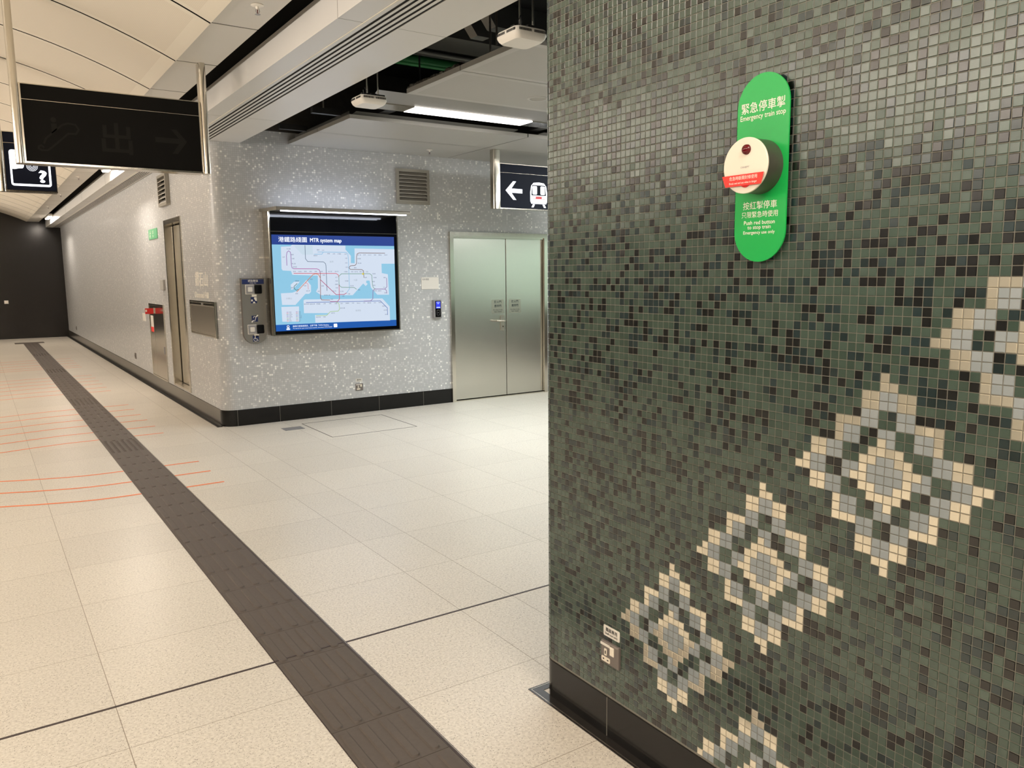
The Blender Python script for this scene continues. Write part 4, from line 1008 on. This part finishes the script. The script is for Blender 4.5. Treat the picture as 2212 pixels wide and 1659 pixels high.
fo = MB(); vs = []; n_ = 60
for k in range(n_ + 1):
    y = 4.862 + 0.79 * k / n_; h_ = 0.012 + 0.016 * random.random() + 0.012 * abs(math.sin(k * 0.37))
    vs += [(2.874, y, 2.972), (2.870 + 0.008 * random.random(), y, 2.972 + h_ * 0.7), (2.90 + 0.02 * random.random(), y, 2.974 + h_), (3.06, y, 2.978)]
fo.add(vs, [(k * 4 + j, (k + 1) * 4 + j, (k + 1) * 4 + j + 1, k * 4 + j + 1) for k in range(n_) for j in range(3)])
o = fo.build('insulation_edge', M['foil'], smooth=None); tag(o, 'crumpled foil insulation on the edge of the perforated ceiling panel', 'insulation')
# ragged edge plates of the lower panels
o = MB().prism([(2.868, 2.976), (2.868, 3.0), (2.873, 3.0), (2.873, 2.976)], 6.78, 8.2).build('trim_9', M['galv']); o['kind'] = 'structure'
for y0 in (6.95, 7.85):
    o = MB().box(2.60, 2.88, y0, y0 + 0.05, 2.99, 3.04).build('ceiling_bracket', M['dark_metal']); tag(o, 'short black bracket at the open edge of the ceiling panels, %s the map wall' % ('farther from' if y0 < 7 else 'close to'), 'bracket')

for x in (2.95, 5.6):
    o = MB().box(x, x + 0.04, 6.2, 6.74, 3.385, 3.415).box(x + .01, x + .03, 6.22, 6.24, 3.42, 3.785).build('conduit_strut', M['dark_metal']); tag(o, 'black steel strut carrying the conduits, ' + ('nearer the beam' if x < 3 else 'above the double door'), 'strut')
# linear lamp in the trough
def trough_lamp(y, label):
    o = thing('linear_lamp', label, 'lamp', (5.45, y, 2.99))
    MB().box(-2.48, 2.5, -0.13, 0.13, 0.018, 0.07).build('housing', M['steel'], o)
    MB().box(-2.175, -0.93, -0.11, 0.10, 0.0, 0.0175).build('diffuser', M['tube'], o)
    MB().box(-0.55, 2.2, -0.11, 0.10, 0.0, 0.0175).build('diffuser', M['tube'], o)
    for q in ((-2.48, -2.175), (-0.93, -0.55)): MB().box(q[0], q[1], -0.11, 0.10, 0.002, 0.0175).build('end_cap', M['steel_bright'], o)
    for dx in (-2.3, -0.62, 1.5): MB().box(dx, dx + 0.10, 0.10, 0.385, 0.022, 0.05).build('bracket', M['dark_metal'], o)
    for dx in (-2.1, 2.2): MB().tube([(dx, -0.075, 0.07), (dx, -0.075, 0.792)], 0.008, 8).build('hanger_rod', M['dark_metal'], o)
    return o
trough_lamp(6.42, 'long bright linear lamp in the ceiling trough in front of the map wall')
trough_lamp(3.708, 'long linear lamp in the ceiling trough nearer the green wall')

# ------------------------------------------------------------------ sprinklers and speaker
def sprinkler(loc, label, big=1.0):
    o = thing('sprinkler', label, 'sprinkler', loc)
    MB().lathe([(0.034, -0.001), (0.036, -0.004), (0.030, -0.007), (0.012, -0.010)], (0, 0, 0), 'z', 28).build('escutcheon', M['white_plastic'], o)
    MB().lathe([(0.010, -0.008), (0.010, -0.024), (0.006, -0.026)], (0, 0, 0), 'z', 14).build('body', M['white_plastic'], o)
    fr_ = MB()
    for sx in (-1, 1): fr_.tube([(sx * 0.009, 0, -0.02), (sx * 0.011, 0, -0.035), (sx * 0.003, 0, -0.05)], 0.0022, 6)
    fr_.build('frame_arm', M['grey_metal'], o)
    MB().lathe([(0.0025, -0.026), (0.0025, -0.048)], (0, 0, 0), 'z', 10).build('bulb', M['red_lens'], o)
    MB().lathe([(0.015, -0.050), (0.015, -0.052), (0.004, -0.053)], (0, 0, 0), 'z', 16).build('deflector', M['grey_metal'], o)
    return o
sp = sprinkler((1.436, 4.62, 3.056), 'white ceiling sprinkler on the flat strip nearest the viewer')
for y, s in ((13.5, 'beyond the lit help sign'), (16.4, 'farther down the corridor, before the bright lamp'), (19.25, 'farthest of the row towards the black hoarding')):
    dup(sp, (1.42, y, 3.056), 'small white ceiling sprinkler on the flat strip ' + s)
dup(sp, (4.312, 7.98, 2.94), 'small white ceiling sprinkler on the panel in front of the map wall')
ps = thing('ceiling_speaker', 'round flush ceiling speaker in the perforated panel beside the green wall', 'speaker', (3.83, 5.27, 2.94))
MB().lathe([(0.085, 0.0), (0.084, -0.004), (0.066, -0.005), (0.064, -0.001)], (0, 0, 0), 'z', 36).build('rim', M['white_panel'], ps)
MB().lathe([(0.063, -0.001), (0.063, -0.0022)], (0, 0, 0), 'z', 36).build('grille', M['vent'], ps)

# lamps in the gap beside the beam
def gap_lamp(x, y, label, L=1.1, grp=None):
    o = thing('gap_lamp', label, 'lamp', (x, y, 3.03), 0, grp)
    MB().box(-0.045, 0.045, -L / 2, L / 2, 0.0, 0.06).build('housing', M['white_plastic'], o)
    MB().box(-0.035, 0.035, -L / 2 + 0.02, L / 2 - 0.02, -0.012, 0.0).build('diffuser', M['tube_warm'], o)
    MB().box(0.045, 0.0735, -0.3, 0.3, 0.005, 0.05).build('bracket', M['dark_metal'], o)
    return o
GAP = [(1.645, 11.95, 'bright lamp in the ceiling gap beside the beam, behind the unlit sign'), (1.645, 22.45, 'bright lamp in the ceiling gap beside the beam near the black hoarding')]
for x, y, s in GAP: gap_lamp(x, y, s)

# ------------------------------------------------------------------ floor: tactile guide strip
TS = 0.2955; TX = 1.036; TW = 0.292
def tactile_bar():
    mb = MB().box(-TW / 2, TW / 2, -TS / 2 + 0.0012, TS / 2 - 0.0012, -0.002, 0.002)
    for cx in (-0.115, -0.041, 0.033, 0.107):
        w, l = 0.0165, 0.136
        base, top = [], []
        for kx, ky, a0 in ((cx + w - 0.013, l - 0.013, 0), (cx - w + 0.013, l - 0.013, 90), (cx - w + 0.013, -l + 0.013, 180), (cx + w - 0.013, -l + 0.013, 270)):
            for k in range(4):
                a_ = math.radians(a0 + 30 * k)
                base.append((kx + 0.013 * math.cos(a_), ky + 0.013 * math.sin(a_), 0.002))
                top.append((kx + 0.009 * math.cos(a_), ky + 0.009 * math.sin(a_), 0.0075))
        n = len(base)
        mb.add(base + top, [tuple(range(n, 2 * n))] + [(k, (k + 1) % n, n + (k + 1) % n, n + k) for k in range(n)])
    return mb
def tactile_dot():
    mb = MB().box(-TW / 2, TW / 2, -TS / 2 + 0.0012, TS / 2 - 0.0012, -0.002, 0.002)
    for i in range(6):
        for j in range(6):
            mb.lathe([(0.015, 0.0), (0.0095, 0.0055)], (-0.12 + 0.048 * i, -0.12 + 0.048 * j, 0.002), 'z', 10)
    return mb
ya = 3.07 - 8 * 0.3
bars = dots = None
dotrows = [(7.66, 8.26, 'nearest'), (11.12, 11.72, 'second nearest'), (15.05, 15.7, 'third nearest'), (18.6, 19.2, 'farthest')]
k = 0
while ya + TS * k + TS < 22.75:
    yc_ = ya + TS * k + TS / 2; k += 1
    hit = [s for a_, b_, s in dotrows if a_ <= yc_ < b_]
    if hit:
        lab = 'dotted dark grey tactile tile in the %s dotted patch of the guide strip' % hit[0]
        if dots is None:
            dots = tactile_dot().build('tactile_tile', M['tactile'], smooth=30); dots.location = (TX, yc_, 0.001)
            tag(dots, lab, 'tactile tile', 'dotted tactile tiles, %s patch' % hit[0]); cur = dots
        else:
            c = dots.copy(); COL.objects.link(c); c.location = (TX, yc_, 0.001); tag(c, lab, 'tactile tile', 'dotted tactile tiles, %s patch' % hit[0])
    else:
        if bars is None:
            bars = tactile_bar().build('tactile_tile', M['tactile'], smooth=30); bars.location = (TX, yc_, 0.001)
            tag(bars, 'dark grey tactile tile with four raised bars in the long guide strip', 'tactile tile', 'barred tactile tiles of the guide strip')
        else:
            c = bars.copy(); COL.objects.link(c); c.location = (TX, yc_, 0.001)
yend = ya + TS * k
o = MB().box(0.712, 1.332, yend + 0.002, yend + 0.40, 0.0, 0.004).build('tactile_end_plate', M['tactile']); tag(o, 'dark crosswise tactile plate that ends the guide strip by the black hoarding', 'tactile tile')
et = thing('edge_trim', 'thin dark edge trim with a bright steel line right of the guide strip', 'trim', (1.19, 0, 0))
MB().box(-0.0065, 0.0065, -1, 22.7, 0.0, 0.0025).build('trim_base', M['joint'], et)
MB().box(0.0015, 0.0038, -1, 22.7, 0.0025, 0.0035).build('steel_line', M['steel'], et)
o = MB().box(0.8875, 0.8895, -1, 22.7, 0.0, 0.002).build('edge_trim', M['joint']); tag(o, 'thin dark joint along the left side of the guide strip', 'trim')
o = MB().box(0.889, 1.183, 3.0655, 3.0745, 0.003, 0.0044).build('joint_cover', M['joint']); tag(o, 'thin dark joint line crossing the guide strip', 'trim')

# orange tape lines
def tapes(ys, setname):
    n = len(ys); ordn = ['nearest', 'second', 'third', 'fourth', 'fifth', 'sixth']
    for i, y in enumerate(ys):
        nm_ = 'nearest' if i == 0 else ('farthest' if i == n - 1 else ordn[i] + ' from the front')
        o = thing('floor_tape', 'orange tape line across the pale floor, %s in the %s set' % (nm_, setname), 'tape', (0, y, 0), 0, 'orange tapes, %s set' % setname)
        w = 0.015
        def ribbon(pts):
            vs, fs = [], []
            for x, dy in pts: vs += [(x, dy - w, 0.0008), (x, dy + w, 0.0008)]
            for q in range(len(pts) - 1): fs.append((2 * q, 2 * q + 2, 2 * q + 3, 2 * q + 1))
            return MB().add(vs, fs)
        ribbon([(1.198, 0), (1.472, 0)]).build('tape_run', M['orange'], o, smooth=None)
        bend = [(-1.3, 0.32), (-0.9, 0.33), (-0.4, 0.31), (-0.05, 0.245), (0.09, 0.19), (0.22, 0.135), (0.35, 0.09), (0.48, 0.045), (0.6, 0.018), (0.72, 0.004), (0.886, 0)] if setname == 'nearest' else [(-1.3, 0.0), (-0.6, -0.06), (-0.1, -0.13), (0.09, -0.10), (0.35, -0.04), (0.6, 0.0), (0.886, 0)] if setname == 'second' else [(-1.3, -0.05), (0.17, -0.06), (0.6, 0), (0.886, 0)]
        ribbon(bend).build('tape_run', M['orange'], o, smooth=None)
tapes([6.16, 6.58, 6.99], 'nearest')
tapes([8.52, 8.97, 9.43, 9.85, 10.30, 10.72], 'second')
tapes([12.23, 12.66, 13.12, 13.55, 13.97, 14.42], 'third')
tapes([15.88, 16.21, 16.7, 17.23, 17.74], 'fourth')

# floor hatch outline and small grey plate by the map wall
fh_ = MB(); x0, x1, y0, y1 = 2.78, 3.71, 7.27, 8.15
for a_ in ((x0, x1, y0, y0 + .008), (x0, x1, y1 - .008, y1), (x0, x0 + .008, y0, y1), (x1 - .008, x1, y0, y1)): fh_.box(a_[0], a_[1], a_[2], a_[3], 0, 0.0012)
o = fh_.build('floor_hatch', M['joint']); tag(o, 'square floor access hatch outlined by a dark seam in front of the map', 'hatch')
o = MB().box(2.515, 2.72, 7.865, 8.02, 0.0, 0.002).build('floor_plate', plain('grey_plate', '7c7b7c', 0.4)); tag(o, 'small grey metal plate in the floor beside the access hatch', 'plate')

# ------------------------------------------------------------------ light
def area(name, loc, sx, sy, power, col, rot=(0, 0, 0), spread=180):
    l = bpy.data.lights.new(name, 'AREA'); l.shape = 'RECTANGLE'; l.size = sx; l.size_y = sy; l.energy = power; l.color = col
    l.spread = math.radians(spread)
    o = bpy.data.objects.new(name, l); COL.objects.link(o); o.location = loc; o.rotation_euler = rot
    return o
WARM = (1.0, 0.885, 0.765); NEUT = (0.92, 0.97, 1.0); COOL = (0.80, 0.88, 1.0)
for y, p in ((11.95, 25), (22.45, 25)): area('gap_light', (1.645, y, 3.01), 0.07, 1.05, p, WARM)
for y in (-2.5, 0.5, 3.5, 6.5, 9.5, 12.5, 15.5, 18.5, 21.5):
    area('hall_light', (-2.68, y, 3.07), 0.10, 2.4, 70, WARM)
    area('vault_fill', (-2.80, y, 2.69), 0.10, 2.6, {6.5: 18, 9.5: 26}.get(y, 33), WARM, (0, math.radians(-106), 0), 75)  # added row of unseen lamps, brightens vault, beam side and corridor wall
for y in (-2.6, -0.2): area('hall_light', (1.0, y, 3.05), 1.4, 0.3, 58, WARM)
area('trough_light', (4.9, 6.42, 2.982), 3.0, 0.18, 45, NEUT, (0, 0, 0), 130)
area('trough_light', (4.9, 3.708, 2.982), 3.8, 0.18, 48, NEUT, (0, 0, 0), 130)
area('east_wall_fill', (7.55, 5.0, 2.93), 0.12, 5.0, 115, (0.96, 1.0, 0.985), (0, math.radians(25), 0))  # added unseen lamp, brightens the mint wall mirrored in the steel door
area('canopy_light', (3.27, 7.925, 2.198), 1.3, 0.03, 6, COOL)
area('canopy_uplight', (3.27, 8.25, 2.266), 1.3, 0.03, 1.0, COOL, (PI, 0, 0))

struct(MB().box(XW, -2.78, YS, YF, 2.42, 2.62), 'trim_10', M['beam'])
w = bpy.data.worlds.new('World'); SC.world = w; w.use_nodes = True
w.node_tree.nodes['Background'].inputs[0].default_value = (0.9, 0.85, 0.78, 1); w.node_tree.nodes['Background'].inputs[1].default_value = 0.02

# ------------------------------------------------------------------ camera
yaw, pitch, roll = math.radians(34.014), math.radians(7.890), math.radians(0.540)
fwd = Vector((math.sin(yaw) * math.cos(pitch), math.cos(yaw) * math.cos(pitch), -math.sin(pitch)))
rt = Vector((math.cos(yaw), -math.sin(yaw), 0)); dn = fwd.cross(rt)
r2 = math.cos(roll) * rt + math.sin(roll) * dn; d2v = -math.sin(roll) * rt + math.cos(roll) * dn
cam = bpy.data.cameras.new('camera'); co = bpy.data.objects.new('camera', cam); COL.objects.link(co)
cam.sensor_width = 36; cam.lens = 1706.0 / 2212 * 36; cam.clip_start = 0.05; cam.clip_end = 100
mw = Matrix((( r2.x, -d2v.x, -fwd.x, 0), (r2.y, -d2v.y, -fwd.y, 0), (r2.z, -d2v.z, -fwd.z, 1.56), (0, 0, 0, 1)))
co.matrix_world = mw
SC.camera = co
SC.view_settings.view_transform = 'Standard'; SC.view_settings.look = 'None'
SC.view_settings.exposure = 0.0; SC.view_settings.gamma = 1.0; SC.view_settings.use_curve_mapping = False
